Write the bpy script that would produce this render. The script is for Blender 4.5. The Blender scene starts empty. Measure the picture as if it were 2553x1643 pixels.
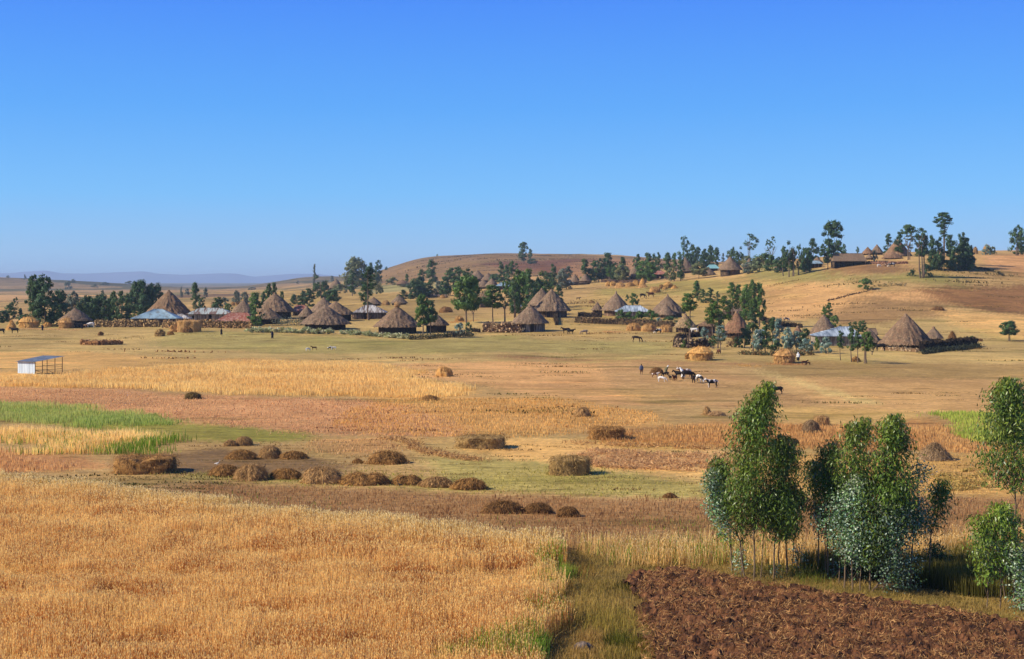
import bpy, math, random
import numpy as np
from mathutils import Vector, Matrix
R = math.radians
SC = bpy.context.scene
COL = SC.collection
rng = np.random.default_rng(7)
random.seed(7)

# ---------------------------------------------------------------- camera model
F = 3545.0; CX = 1276.5; HY = 700.0; HC = 14.5      # focal length and horizon, in photo pixels; eye height in metres

def lin(r, g, b):
    c = np.array([r, g, b], float) / 255
    return tuple(np.where(c <= 0.04045, c / 12.92, ((c + 0.055) / 1.055) ** 2.4))

# ---------------------------------------------------------------- noise
def _hash(i, j, s):
    n = (i * 374761393 + j * 668265263 + s * 974634777) & 0xffffffff
    n = ((n ^ (n >> 13)) * 1274126177) & 0xffffffff
    return ((n ^ (n >> 16)) & 0xffff) / 65535.0
def vnoise(x, y, s=0):
    x = np.asarray(x, float); y = np.asarray(y, float)
    i = np.floor(x).astype(np.int64); j = np.floor(y).astype(np.int64)
    fx = x - i; fy = y - j
    fx = fx * fx * (3 - 2 * fx); fy = fy * fy * (3 - 2 * fy)
    a = _hash(i, j, s); b = _hash(i + 1, j, s); c = _hash(i, j + 1, s); d = _hash(i + 1, j + 1, s)
    return (a * (1 - fx) + b * fx) * (1 - fy) + (c * (1 - fx) + d * fx) * fy
def fbm(x, y, s=0, o=4):
    t = 0; a = 0.5; n = 0
    for k in range(o):
        t = t + a * vnoise(x * 2 ** k + 17.3 * k, y * 2 ** k - 9.1 * k, s + k); n += a; a *= 0.5
    return t / n - 0.5

# ---------------------------------------------------------------- terrain heights
UK = [-700, 0, 150, 300, 450, 600, 680, 760, 820, 900, 960, 1050, 1200, 1400, 1550, 1700, 1850, 2000, 2150, 2300, 2553, 3250]
VT = {
 300: [870,869,869,869,869,869,869,869,869,869,869,868,868,868,868,867,866,866,868,870,872,872],
 350: [838,838,837,836,835,835,835,835,835,834,834,833,833,833,834,836,840,843,846,850,850,848],
 400: [812,813,812,810,809,809,808,808,807,806,806,805,804,804,806,808,812,815,816,818,818,815],
 450: [798,799,799,798,797,795,794,792,791,790,789,788,786,786,786,786,785,780,774,770,778,780],
 500: [790,790,789,788,786,785,783,781,780,778,777,775,772,769,767,760,752,730,710,700,715,725],
 550: [783,784,783,781,779,778,776,773,771,769,767,764,760,752,748,732,714,688,660,655,665,675],
 600: [777,778,777,775,773,771,768,765,763,760,757,754,748,737,730,710,690,664,641,637,642,650],
 700: [768,768,766,764,762,760,756,752,749,745,742,736,725,712,704,686,666,648,633,629,629,632],
 800: [761,762,760,758,755,753,748,744,740,735,731,723,710,698,690,672,656,644,633,630,622,622],
 1000:[752,752,750,748,745,742,737,731,726,720,715,704,689,679,673,662,655,650,646,644,636,632],
 1300:[742,742,740,739,737,734,729,724,717,707,699,682,661,657,656,655,656,660,662,662,655,650],
 1600:[735,735,734,732,730,728,723,718,710,697,683,655,638,638,640,648,660,670,675,675,670,665],
 1900:[730,729,728,727,725,723,718,712,706,692,668,640,632,632,636,653,670,680,685,685,680,680],
 2250:[716,712,714,716,721,719,710,703,699,697,690,660,650,650,655,670,680,685,690,690,690,690],
 2650:[700,690,697,706,717,716,703,689,687,691,690,680,670,670,672,680,690,692,695,695,695,695],
 3100:[712,702,706,712,721,719,712,702,700,702,700,695,690,690,690,695,700,700,700,700,700,700],
 4000:[718,717,717,718,719,719,718,718,716,715,715,712,710,710,710,710,710,710,710,710,710,710],
 8000:[708]*22, 31000:[702.5]*22 }
ui = np.arange(-700, 3251, 10.0)
li = np.arange(math.log(5), math.log(30900), 0.008)
def _z(V, d): return HC - (np.array(V, float) - HY) * d / F
_kn = [(5, np.zeros(22)), (150, np.zeros(22)), (240, np.zeros(22))] + [(d, _z(v, d)) for d, v in VT.items()]
_lk = np.array([math.log(k[0]) for k in _kn])
_cols = np.array([np.interp(ui, UK, k[1]) for k in _kn])            # knots x u
# image-y is interpolated (smoother hills), heights recovered afterwards
_Vk = np.array([HY + F * (HC - _cols[k]) / _kn[k][0] for k in range(len(_kn))])
ZT = np.zeros((len(li), len(ui)))
for i in range(len(ui)):
    ZT[:, i] = np.interp(li, _lk, _cols[:, i])
def _gauss(A, s, axis):
    r = int(3 * s) + 1
    k = np.exp(-0.5 * (np.arange(-r, r + 1) / s) ** 2); k /= k.sum()
    P = np.apply_along_axis(lambda m: np.convolve(np.pad(m, r, mode='edge'), k, 'valid'), axis, A)
    return P
ZT = _gauss(_gauss(ZT, 3.0, 0), 2.2, 1)
def zbase(x, y):
    x = np.asarray(x, float); y = np.maximum(np.asarray(y, float), 5.01)
    a = np.clip((CX + F * x / y - ui[0]) / 10.0, 0, len(ui) - 1.001)
    b = np.clip((np.log(y) - li[0]) / 0.008, 0, len(li) - 1.001)
    i = a.astype(int); j = b.astype(int); fa = a - i; fb = b - j
    return (ZT[j, i] * (1 - fa) + ZT[j, i + 1] * fa) * (1 - fb) + (ZT[j + 1, i] * (1 - fa) + ZT[j + 1, i + 1] * fa) * fb
def zat(x, y):
    x = np.asarray(x, float); y = np.asarray(y, float)
    z = zbase(x, y)
    far = np.clip((y - 130) / 300, 0, 1)
    far2 = np.clip((y - 420) / 500, 0, 1)
    z = z + fbm(x / 9, y / 9, 3, 3) * 0.35 + fbm(x / 28, y / 28, 11, 3) * 0.9 * far * np.clip(1.3 - y / 9000, 0, 1)
    # terraces and banks on the slopes
    w = y * 0.9 + 30 * fbm(x / 90, y / 90, 21, 3)
    t = (w / 42.0) % 1.0
    z = z + far2 * 0.9 * (np.clip(t / 0.12, 0, 1) - t) * np.clip(fbm(x / 60, y / 60, 31, 2) * 6 + .5, 0, 1)
    return z
_ld = np.exp(np.arange(math.log(45), math.log(6000), 0.003))
def ground_d(u, v, dmin=45, dmax=6000):
    """distance at which the line of sight through photo pixel (u, v) meets the ground"""
    x = (u - CX) * _ld / F
    V = HY + F * (HC - zbase(x, _ld)) / _ld
    ok = (_ld >= dmin) & (_ld <= dmax)
    k = np.nonzero(ok & (V <= v))[0]
    if len(k): return float(_ld[k[0]])
    return float(_ld[ok][np.argmin(V[ok])])
def at(u, v, d=None, dmin=45, dmax=6000):
    if d is None: d = ground_d(u, v, dmin, dmax)
    x = (u - CX) * d / F
    return Vector((x, d, float(zat(x, d)))), d

# ---------------------------------------------------------------- mesh building
class MB:
    def __init__(s): s.v = []; s.n = 0; s.f = []; s.c = []; s.m = []
    def add(s, V, Fc, col=(1, 1, 1), mi=0):
        V = np.asarray(V, float).reshape(-1, 3); Fc = np.asarray(Fc, int)
        if len(V) == 0: return
        c = np.asarray(col, float)
        if c.ndim == 1: c = np.tile(c, (len(V), 1))
        s.v.append(V); s.f.append(Fc + s.n); s.c.append(c); s.m.append(np.full(len(Fc), mi)); s.n += len(V)
    def mesh(s, name, smooth=False):
        me = bpy.data.meshes.new(name)
        V = np.concatenate(s.v); C = np.concatenate(s.c)
        me.vertices.add(len(V)); me.vertices.foreach_set('co', V.ravel())
        idx = np.concatenate([f.ravel() for f in s.f])
        tot = np.concatenate([np.full(len(f), f.shape[1]) for f in s.f])
        start = np.concatenate([[0], np.cumsum(tot)[:-1]])
        me.loops.add(len(idx)); me.loops.foreach_set('vertex_index', idx)
        me.polygons.add(len(tot)); me.polygons.foreach_set('loop_start', start)
        me.polygons.foreach_set('material_index', np.concatenate(s.m))
        if smooth: me.polygons.foreach_set('use_smooth', np.ones(len(tot), bool))
        else: me.polygons.foreach_set('use_smooth', np.zeros(len(tot), bool))
        a = me.color_attributes.new('Col', 'FLOAT_COLOR', 'POINT')
        a.data.foreach_set('color', np.concatenate([C, np.ones((len(C), 1))], 1).ravel())
        me.update(calc_edges=True)
        return me
    def build(s, name, mats, parent=None, smooth=False):
        me = s.mesh(name, smooth)
        for m in (mats if isinstance(mats, (list, tuple)) else [mats]): me.materials.append(m)
        return link(name, me, parent)
def link(name, me, parent=None):
    o = bpy.data.objects.new(name, me); COL.objects.link(o)
    if parent: o.parent = parent
    return o
def tag(o, label=None, cat=None, group=None, kind=None):
    if label: o['label'] = label
    if cat: o['category'] = cat
    if group: o['group'] = group
    if kind: o['kind'] = kind
    return o
def empty(name, loc, rz=0, label=None, cat=None, group=None):
    o = bpy.data.objects.new(name, None); COL.objects.link(o)
    o.empty_display_size = 0.5; o.location = loc; o.rotation_euler = (0, 0, rz)
    return tag(o, label, cat, group)

def box(mb, x0, x1, y0, y1, z0, z1, col=(1, 1, 1), mi=0, M=None):
    V = np.array([[x0,y0,z0],[x1,y0,z0],[x1,y1,z0],[x0,y1,z0],[x0,y0,z1],[x1,y0,z1],[x1,y1,z1],[x0,y1,z1]], float)
    if M is not None: V = np.array([M @ Vector(p) for p in V])
    mb.add(V, [[0,3,2,1],[4,5,6,7],[0,1,5,4],[1,2,6,5],[2,3,7,6],[3,0,4,7]], col, mi)
def bar(mb, a, b, w, col=(1, 1, 1), mi=0, w2=None, n=4):
    a = np.array(a, float); b = np.array(b, float); d = b - a; L = np.linalg.norm(d) + 1e-9; d = d / L
    up = np.array([0, 0, 1.]) if abs(d[2]) < .9 else np.array([1., 0, 0])
    p = np.cross(d, up); p /= np.linalg.norm(p); q = np.cross(d, p)
    w2 = w if w2 is None else w2
    th = np.arange(n) * 2 * math.pi / n + math.pi / 4
    ring = np.cos(th)[:, None] * p + np.sin(th)[:, None] * q
    V = np.concatenate([a + ring * w, b + ring * w2])
    Fc = [[i, (i + 1) % n, n + (i + 1) % n, n + i] for i in range(n)]
    mb.add(V, Fc, col, mi)
    if n == 4: mb.add(V, [[3, 2, 1, 0], [4, 5, 6, 7]], col, mi)
def tube(mb, P, rad, n=6, col=(1, 1, 1), mi=0):
    P = np.array(P, float); m = len(P); rings = []
    for i in range(m):
        d = P[min(i + 1, m - 1)] - P[max(i - 1, 0)]; d /= np.linalg.norm(d) + 1e-9
        up = np.array([0, 1., 0]) if abs(d[1]) < .8 else np.array([1., 0, 0])
        p = np.cross(d, up); p /= np.linalg.norm(p); q = np.cross(d, p)
        th = np.arange(n) * 2 * math.pi / n
        rings.append(P[i] + (np.cos(th)[:, None] * p + np.sin(th)[:, None] * q) * rad[i])
    V = np.concatenate(rings)
    Fc = [[k * n + i, k * n + (i + 1) % n, (k + 1) * n + (i + 1) % n, (k + 1) * n + i] for k in range(m - 1) for i in range(n)]
    mb.add(V, Fc, col, mi)

def unit(v): return v / (np.linalg.norm(v, axis=-1, keepdims=True) + 1e-9)
def leaves(mb, P, N, size, aspect=1.0, col=(1, 1, 1), long_dir=None, mi=0, r=rng):
    """one small quad per point, facing N, long axis along long_dir"""
    n = len(P)
    if long_dir is None: long_dir = r.normal(size=(n, 3))
    L = unit(long_dir - (long_dir * N).sum(1, keepdims=True) * N)
    W = np.cross(N, L)
    s = np.asarray(size) * np.ones(n); h = s[:, None] * 0.5; w = h * aspect
    V = np.stack([P - L * h, P + W * w - L * h * .1, P + L * h, P - W * w - L * h * .1], 1).reshape(-1, 3)
    Fc = np.arange(4 * n).reshape(n, 4)
    c = np.asarray(col, float)
    if c.ndim == 2: c = np.repeat(c, 4, axis=0)
    mb.add(V, Fc, c, mi)
def blades(mb, P, H, W, lean, col, tipcol=None, r=rng, ear=None, mi=0, face=None):
    """standing stems: a narrow tapering strip each, optionally with an ear at the top"""
    n = len(P); a = r.uniform(0, 2 * math.pi, n) if face is None else face
    t = np.stack([np.cos(a), np.sin(a), np.zeros(n)], 1)
    b = r.uniform(0, 2 * math.pi, n)
    le = np.stack([np.cos(b), np.sin(b), np.zeros(n)], 1) * (np.abs(r.normal(size=n)) * lean * H)[:, None]
    H = np.asarray(H) * np.ones(n); W = np.asarray(W) * np.ones(n)
    top = P + le + np.stack([0 * H, 0 * H, H], 1)
    mid = P + le * .35 + np.stack([0 * H, 0 * H, H * .6], 1)
    w = (t * W[:, None] * .5)
    col = np.asarray(col, float); col = np.tile(col, (n, 1)) if col.ndim == 1 else col
    tip = col if tipcol is None else np.asarray(tipcol, float)
    if tip.ndim == 1: tip = np.tile(tip, (n, 1))
    if ear is None:
        V = np.stack([P - w, P + w, mid + w * .8, mid - w * .8, top], 1).reshape(-1, 3)
        k = np.arange(n)[:, None] * 5
        mb.add(V, np.zeros((0, 4), int), np.stack([col, col, col, col, tip], 1).reshape(-1, 3), mi)
        s = mb.n - 5 * n
        mb.f[-1] = np.concatenate([k + np.array([[0, 1, 2, 3]])]) + s; mb.m[-1] = np.full(n, mi)
        mb.f.append(k + np.array([[3, 2, 4]]) + s); mb.m.append(np.full(n, mi))
    else:
        el, ew = ear
        d = unit(top - mid)
        e1 = top + d * (el * .4) ; e2 = top + d * el
        we = t * ew * .5
        V = np.stack([P - w, P + w, top + w * .6, top - w * .6, top, e1 + we, e2, e1 - we], 1).reshape(-1, 3)
        k = np.arange(n)[:, None] * 8
        mb.add(V, np.zeros((0, 4), int), np.stack([col] * 4 + [tip] * 4, 1).reshape(-1, 3), mi)
        s = mb.n - 8 * n
        mb.f[-1] = k + np.array([[0, 1, 2, 3]]) + s; mb.m[-1] = np.full(n, mi)
        mb.f.append(k + np.array([[4, 5, 6, 7]]) + s); mb.m.append(np.full(n, mi))

# ---------------------------------------------------------------- materials
MATS = {}
def nodemat(name):
    m = bpy.data.materials.new(name); m.use_nodes = True; MATS[name] = m
    nt = m.node_tree; b = nt.nodes['Principled BSDF']; b.inputs['Specular IOR Level'].default_value = 0.15
    return m, nt, b
def N(nt, t, **k):
    n = nt.nodes.new(t)
    for a, v in k.items():
        if a in n.inputs: n.inputs[a].default_value = v
        else: setattr(n, a, v)
    return n
def mixc(nt, fac, a, b, mode='MIX'):
    n = nt.nodes.new('ShaderNodeMix'); n.data_type = 'RGBA'; n.blend_type = mode
    for s, v in ((n.inputs[0], fac), (n.inputs[6], a), (n.inputs[7], b)):
        if isinstance(v, bpy.types.NodeSocket): nt.links.new(v, s)
        elif isinstance(v, (int, float)): s.default_value = v
        else: s.default_value = (*v, 1)
    return n.outputs[2]
def ramp(nt, sock, p0, p1):
    n = nt.nodes.new('ShaderNodeMapRange'); n.inputs['From Min'].default_value = p0; n.inputs['From Max'].default_value = p1
    nt.links.new(sock, n.inputs['Value']); return n.outputs[0]
def noise(nt, scale, detail=3, vec=None, stretch=None, rough=0.55):
    tc = nt.nodes.new('ShaderNodeTexCoord'); o = tc.outputs['Object'] if vec is None else vec
    if stretch:
        mp = nt.nodes.new('ShaderNodeMapping'); mp.inputs['Scale'].default_value = stretch
        nt.links.new(o, mp.inputs[0]); o = mp.outputs[0]
    n = nt.nodes.new('ShaderNodeTexNoise'); n.inputs['Scale'].default_value = scale
    n.inputs['Detail'].default_value = detail; n.inputs['Roughness'].default_value = rough
    nt.links.new(o, n.inputs['Vector']); return n.outputs['Fac']
def surf(name, c1, c2, scale, stretch=None, rough=0.9, bump=0.0, usecol=False, detail=4, metal=0, lo=.35, hi=.65, c3=None, s3=1):
    m, nt, b = nodemat(name)
    f = noise(nt, scale, detail, stretch=stretch)
    c = mixc(nt, ramp(nt, f, lo, hi), c1, c2)
    if c3 is not None: c = mixc(nt, ramp(nt, noise(nt, s3, 3), .5, .62), c, c3)
    if usecol:
        a = N(nt, 'ShaderNodeAttribute'); a.attribute_name = 'Col'
        c = mixc(nt, 1.0, c, a.outputs['Color'], 'MULTIPLY')
    nt.links.new(c, b.inputs['Base Color']); b.inputs['Roughness'].default_value = rough; b.inputs['Metallic'].default_value = metal
    if bump:
        bp = N(nt, 'ShaderNodeBump'); bp.inputs['Distance'].default_value = bump; bp.inputs['Strength'].default_value = 1
        nt.links.new(f, bp.inputs['Height']); nt.links.new(bp.outputs[0], b.inputs['Normal'])
    return m
def leafmat(name, col, trans=0.25, rough=.55, spec=.25, direct=False):
    m, nt, b = nodemat(name)
    a = N(nt, 'ShaderNodeAttribute'); a.attribute_name = 'Col'
    c = a.outputs['Color'] if direct else mixc(nt, 1.0, tuple(col), a.outputs['Color'], 'MULTIPLY')
    nt.links.new(c, b.inputs['Base Color']); b.inputs['Roughness'].default_value = rough
    b.inputs['Specular IOR Level'].default_value = spec
    tr = N(nt, 'ShaderNodeBsdfTranslucent'); nt.links.new(c, tr.inputs[0])
    mx = N(nt, 'ShaderNodeMixShader'); mx.inputs[0].default_value = trans
    nt.links.new(b.outputs[0], mx.inputs[1]); nt.links.new(tr.outputs[0], mx.inputs[2])
    nt.links.new(mx.outputs[0], nt.nodes['Material Output'].inputs[0])
    return m

# ---------------------------------------------------------------- render, camera, light
SUN_EL, SUN_AZ = R(35), R(13)      # light travels to +x and, by SUN_AZ, away from the camera
cam = bpy.data.cameras.new('camera'); co = bpy.data.objects.new('camera', cam); COL.objects.link(co)
co.location = (0, 0, HC); co.rotation_euler = (R(90), 0, 0)
cam.sensor_width = 36; cam.lens = F / 2553 * 36; cam.shift_y = -(821.5 - HY) / 2553
cam.clip_start = 0.5; cam.clip_end = 60000
SC.camera = co
SC.view_settings.view_transform = 'Standard'; SC.view_settings.look = 'None'
SC.view_settings.exposure = 0.34; SC.view_settings.gamma = 1.0
SC.render.engine = 'CYCLES'
SC.cycles.max_bounces = 5; SC.cycles.diffuse_bounces = 2; SC.cycles.glossy_bounces = 2; SC.cycles.volume_bounces = 0
SC.cycles.transparent_max_bounces = 4
sl = bpy.data.lights.new('sun', 'SUN'); sl.energy = 5.0; sl.angle = R(0.53); sl.color = (1.0, 0.91, 0.77)
so = bpy.data.objects.new('sun', sl); COL.objects.link(so)
ldir = Vector((math.cos(SUN_EL) * math.cos(SUN_AZ), math.cos(SUN_EL) * math.sin(SUN_AZ), -math.sin(SUN_EL)))
so.rotation_euler = ldir.to_track_quat('-Z', 'Y').to_euler(); so.location = (0, 0, 100)

w = bpy.data.worlds.new('World'); SC.world = w; w.use_nodes = True
nt = w.node_tree; bg = nt.nodes['Background']; bg.inputs[1].default_value = 0.1
sky = nt.nodes.new('ShaderNodeTexSky'); sky.sky_type = 'NISHITA'; sky.sun_disc = False
sky.sun_elevation = SUN_EL
sky.sun_rotation = math.atan2(-ldir.x, -ldir.y)
sky.altitude = 2400; sky.air_density = 1.0; sky.dust_density = 0.3; sky.ozone_density = 2.0
tc = nt.nodes.new('ShaderNodeTexCoord'); sx = nt.nodes.new('ShaderNodeSeparateXYZ')
nt.links.new(tc.outputs['Generated'], sx.inputs[0])
cr = nt.nodes.new('ShaderNodeValToRGB'); nt.links.new(sx.outputs['Z'], cr.inputs[0])
stops = [(0.0, (143, 188, 238)), (0.02, (144, 194, 243)), (0.06, (112, 190, 255)), (0.12, (82, 168, 255)), (0.20, (62, 138, 255)), (0.40, (50, 104, 205)), (1.0, (30, 66, 140))]
el = cr.color_ramp.elements
while len(el) < len(stops): el.new(0.5)
for e, (p, c) in zip(el, stops): e.position = p; e.color = (*lin(*c), 1)
sc_ = nt.nodes.new('ShaderNodeVectorMath'); sc_.operation = 'SCALE'; sc_.inputs[3].default_value = 8.0
nt.links.new(cr.outputs[0], sc_.inputs[0])
mx = mixc(nt, 0.88, sky.outputs[0], sc_.outputs[0])
nt.links.new(mx, bg.inputs[0])

# ---------------------------------------------------------------- field map (polygons given in photo pixels, stood on the ground)
def wpoly(pts):
    out = []
    for u, v in pts:
        p, d = at(u, v); out.append((p.x, p.y))
    return np.array(out)
def inside(poly, x, y):
    c = np.zeros(np.shape(x), bool); n = len(poly); j = n - 1
    for i in range(n):
        xi, yi = poly[i]; xj, yj = poly[j]
        if yi != yj:
            c ^= ((yi > y) != (yj > y)) & (x < (xj - xi) * (y - yi) / (yj - yi) + xi)
        j = i
    return c
G = 'gold'
ZONES = [  # colour (photo-like sRGB), polygon in photo pixels
 ((182,152,94), [(-690,905),(3240,905),(3240,860),(3240,800),(-690,800)]),                  # pasture
 ((162,144,84), [(420,820),(1000,850),(1300,835),(1300,880),(700,880),(380,860)]),
 ((158,140,82), [(1250,850),(1700,850),(1650,885),(1250,880)]),
 ((205,160,95), [(-690,880),(200,878),(500,895),(700,890),(600,920),(-690,925)]),
 ((205,156,100), [(1000,905),(1250,900),(1500,905),(1560,960),(1620,1010),(1430,1010),(1200,960),(1020,940)]),
 ((182,142,92), [(1480,905),(1700,900),(1900,950),(2060,1010),(1900,1022),(1620,1012),(1540,960)]),
 ((198,155,98), [(1900,925),(2553,935),(3240,940),(3240,1040),(2300,1030),(2060,1012),(1960,960)]),
 ((168,136,82), [(1850,900),(2553,910),(3240,915),(3240,950),(2553,945),(1950,940)]),
 ((200,160,95), [(1850,1010),(2290,1025),(2320,1060),(1900,1065)]),
 ((198,152,90), [(900,985),(1420,990),(1640,1030),(1660,1060),(1450,1075),(1180,1085),(1000,1085),(860,1050)]),
 ((212,162,92), [(-690,940),(160,925),(330,915),(450,905),(560,900),(700,895),(900,900),(1000,915),(1000,940),(1100,960),(1190,975),(1150,990),(1050,992),(900,985),(600,980),(300,965),(-690,962)]),
 ((198,146,98), [(-690,962),(300,967),(480,985),(820,995),(1000,1010),(1130,1050),(1180,1085),(1000,1092),(780,1080),(480,1056),(300,1030),(-690,1000)]),
 ((184,152,94), [(-690,1000),(300,1030),(560,1070),(1000,1095),(1100,1200),(1800,1240),(3240,1240),(3240,1100),(1820,1110),(1500,1090),(1180,1085),(1000,1095),(700,1080),(480,1056)]),
 ((150,140,62), [(0,1040),(480,1055),(760,1075),(780,1095),(560,1105),(200,1070)]),
 ((186,134,78), [(1480,1075),(1620,1065),(1800,1050),(2150,1060),(2330,1045),(2450,1100),(2553,1105),(3240,1110),(3240,1130),(2400,1128),(2150,1118),(1900,1112),(1700,1112),(1500,1095)]),
 ((215,168,100), [(1180,1092),(1480,1098),(1800,1120),(1800,1190),(1500,1170),(1300,1150),(1150,1120)]),
 ((204,158,106), [(1420,1125),(1800,1120),(1800,1165),(1480,1160)]),
 ((166,148,84), [(1050,1140),(1300,1150),(1600,1185),(1800,1215),(1770,1240),(1200,1225),(700,1200),(400,1195),(500,1175),(900,1195),(1100,1190)]),
 ((192,146,92), [(780,1090),(960,1095),(990,1115),(900,1140),(760,1120)]),
 ((190,136,86), [(-690,1120),(0,1122),(200,1140),(290,1165),(0,1172),(-690,1172)]),
 ((140,110,72), [(300,1140),(500,1120),(700,1130),(900,1160),(850,1180),(500,1180),(290,1182)]),
 ((200,155,88), [(1850,1130),(3240,1135),(3240,1240),(1850,1235)]),
 ((165,105,68), [(2440,1170),(3240,1165),(3240,1215),(2500,1210)]),
 ((162,124,80), [(300,1215),(600,1205),(1100,1230),(1400,1240),(1800,1243),(3240,1238),(3240,1345),(1800,1360),(1400,1365),(1200,1345),(1000,1320),(700,1285),(500,1262),(380,1240)]),
 ((130,84,48), [(-690,1200),(200,1225),(500,1262),(700,1285),(1000,1320),(1200,1345),(1400,1362),(1400,1700),(-690,1700)]),
 ((138,116,62), [(1380,1362),(1800,1362),(2600,1340),(3240,1340),(3240,1700),(1330,1700)]),
 ((96,66,34), [(1990,1395),(2300,1378),(2520,1395),(2700,1400),(2700,1480),(2300,1480),(2100,1440)]),  # eucalyptus shadow painted dark into the ground under the tall grass
 ((206,176,112), [(1870,922),(1900,922),(2190,1006),(2150,1010)]),
 ((150,116,72), [(1740,948),(1760,948),(2060,1008),(2035,1010)]),
 ((170,126,82), [(1230,888),(1900,905),(1900,911),(1230,893)]),
 # village and slopes
 ((178,146,86), [(1300,790),(1500,720),(1700,700),(2000,700),(1900,790),(1700,800),(1500,845),(1300,830)]),
 ((158,138,76), [(1480,722),(1700,700),(1800,695),(1830,740),(1500,735)]),
 ((200,154,98), [(1900,712),(2050,712),(2170,728),(2100,768),(1980,800),(1900,790),(1895,740)]),
 ((150,116,72), [(2170,730),(2300,728),(2380,755),(2370,780),(2250,800),(2080,810),(2030,790),(2100,768)]),
 ((196,150,98), [(2160,735),(2260,728),(2380,752),(2260,752)]),
 ((138,98,58), [(2270,725),(2553,712),(3240,712),(3240,790),(2553,785),(2390,765)]),
 ((208,164,100), [(2350,775),(2450,780),(2553,785),(3240,790),(3240,850),(2553,850),(2440,830),(2370,800)]),
 ((196,146,96), [(2440,640),(2553,632),(3240,640),(3240,700),(2553,690),(2460,665)]),
 ((150,112,72), [(2080,662),(2280,662),(2300,680),(2050,690)]),
 ((150,134,76), [(1900,660),(2100,690),(2400,690),(2400,720),(2000,705),(1850,700)]),
 ((165,135,80), [(620,720),(1000,735),(1150,740),(1150,800),(900,800),(700,790)]),
 ((136,106,68), [(940,668),(1050,640),(1200,632),(1700,640),(1700,655),(1500,690),(1300,690),(1100,700),(960,710)]),
 ((112,74,48), [(1180,660),(1340,652),(1450,645),(1530,650),(1450,680),(1330,685),(1280,670)]),
 ((158,116,76), [(1430,655),(1640,646),(1660,655),(1560,680),(1400,700)]),
 ((150,138,92), [(900,715),(1100,705),(1120,720),(900,735)]),
]
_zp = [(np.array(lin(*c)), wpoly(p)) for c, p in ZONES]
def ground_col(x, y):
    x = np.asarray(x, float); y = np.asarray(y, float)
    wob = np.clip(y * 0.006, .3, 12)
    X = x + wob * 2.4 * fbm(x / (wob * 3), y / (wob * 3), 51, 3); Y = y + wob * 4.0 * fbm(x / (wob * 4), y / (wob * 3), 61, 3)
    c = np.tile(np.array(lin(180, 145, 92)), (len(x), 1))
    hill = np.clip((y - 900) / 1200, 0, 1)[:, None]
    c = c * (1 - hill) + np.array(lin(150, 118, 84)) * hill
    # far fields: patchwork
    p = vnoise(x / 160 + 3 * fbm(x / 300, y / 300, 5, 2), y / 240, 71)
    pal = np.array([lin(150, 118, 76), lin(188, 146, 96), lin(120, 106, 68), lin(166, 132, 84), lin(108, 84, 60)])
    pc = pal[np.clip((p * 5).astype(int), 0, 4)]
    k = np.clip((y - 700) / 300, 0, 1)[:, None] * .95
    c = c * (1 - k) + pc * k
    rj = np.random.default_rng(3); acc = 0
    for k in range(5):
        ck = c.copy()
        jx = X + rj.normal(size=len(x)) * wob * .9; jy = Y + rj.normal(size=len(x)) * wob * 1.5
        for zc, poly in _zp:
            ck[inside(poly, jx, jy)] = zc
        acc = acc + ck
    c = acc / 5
    g = fbm(x / 22, y / 34, 81, 4)[:, None]
    c = c * (1 + 0.65 * g)
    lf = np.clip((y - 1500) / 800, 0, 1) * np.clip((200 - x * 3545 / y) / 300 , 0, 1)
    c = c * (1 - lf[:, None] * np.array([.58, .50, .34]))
    # faint trodden and mown streaks running across the slope
    st = fbm(x / 45, y / 7, 93, 4)[:, None]
    c = c * (1 + .35 * st * (y > 150)[:, None])
    # dry / greener drifts
    gr = np.clip(fbm(x / 14, y / 26, 91, 4) * 4 - .35, 0, 1)[:, None] * 0.32
    dry = (c[:, 0] < c[:, 1] * 2.1)[:, None]
    c = c * (1 - gr * dry) + c * np.array([.78, .98, .62]) * gr * dry
    return c * np.array([1.15, 1.17, 1.20])
# ---------------------------------------------------------------- ground sheet
def ground_mat():
    m, nt, b = nodemat('dry_ground')
    a = N(nt, 'ShaderNodeAttribute'); a.attribute_name = 'Col'
    c = a.outputs['Color']
    n1 = noise(nt, 1.6, 5, rough=.7); c = mixc(nt, ramp(nt, n1, .3, .7), mixc(nt, 1, c, (.72, .70, .66), 'MULTIPLY'), mixc(nt, 1, c, (1.22, 1.2, 1.16), 'MULTIPLY'))
    n2 = noise(nt, .12, 5, rough=.65); c = mixc(nt, ramp(nt, n2, .35, .65), mixc(nt, 1, c, (.86, .84, .78), 'MULTIPLY'), mixc(nt, 1, c, (1.1, 1.12, 1.1), 'MULTIPLY'))
    n3 = noise(nt, .45, 3, rough=.6, stretch=(.35, 1, 1)); c = mixc(nt, ramp(nt, n3, .60, .72), c, mixc(nt, 1, c, (.60, .58, .50), 'MULTIPLY'))
    n4 = noise(nt, .07, 4, rough=.6, stretch=(.3, 1.3, 1)); c = mixc(nt, ramp(nt, n4, .58, .66), c, mixc(nt, 1, c, (.60, .64, .52), 'MULTIPLY'))
    n5 = noise(nt, .11, 4, rough=.6, stretch=(.25, 1.1, 1)); c = mixc(nt, ramp(nt, n5, .60, .70), c, mixc(nt, 1, c, (1.3, 1.2, 1.12), 'MULTIPLY'))
    n6 = noise(nt, 1.1, 5, rough=.75, stretch=(.3, 1.2, 1)); c = mixc(nt, ramp(nt, n6, .35, .68), mixc(nt, 1, c, (1.2, 1.18, 1.12), 'MULTIPLY'), mixc(nt, 1, c, (.68, .67, .60), 'MULTIPLY'))
    nt.links.new(c, b.inputs['Base Color']); b.inputs['Roughness'].default_value = .95
    bp = N(nt, 'ShaderNodeBump'); bp.inputs['Distance'].default_value = .7; bp.inputs['Strength'].default_value = .8
    nt.links.new(n6, bp.inputs['Height']); nt.links.new(bp.outputs[0], b.inputs['Normal'])
    return m
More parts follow.
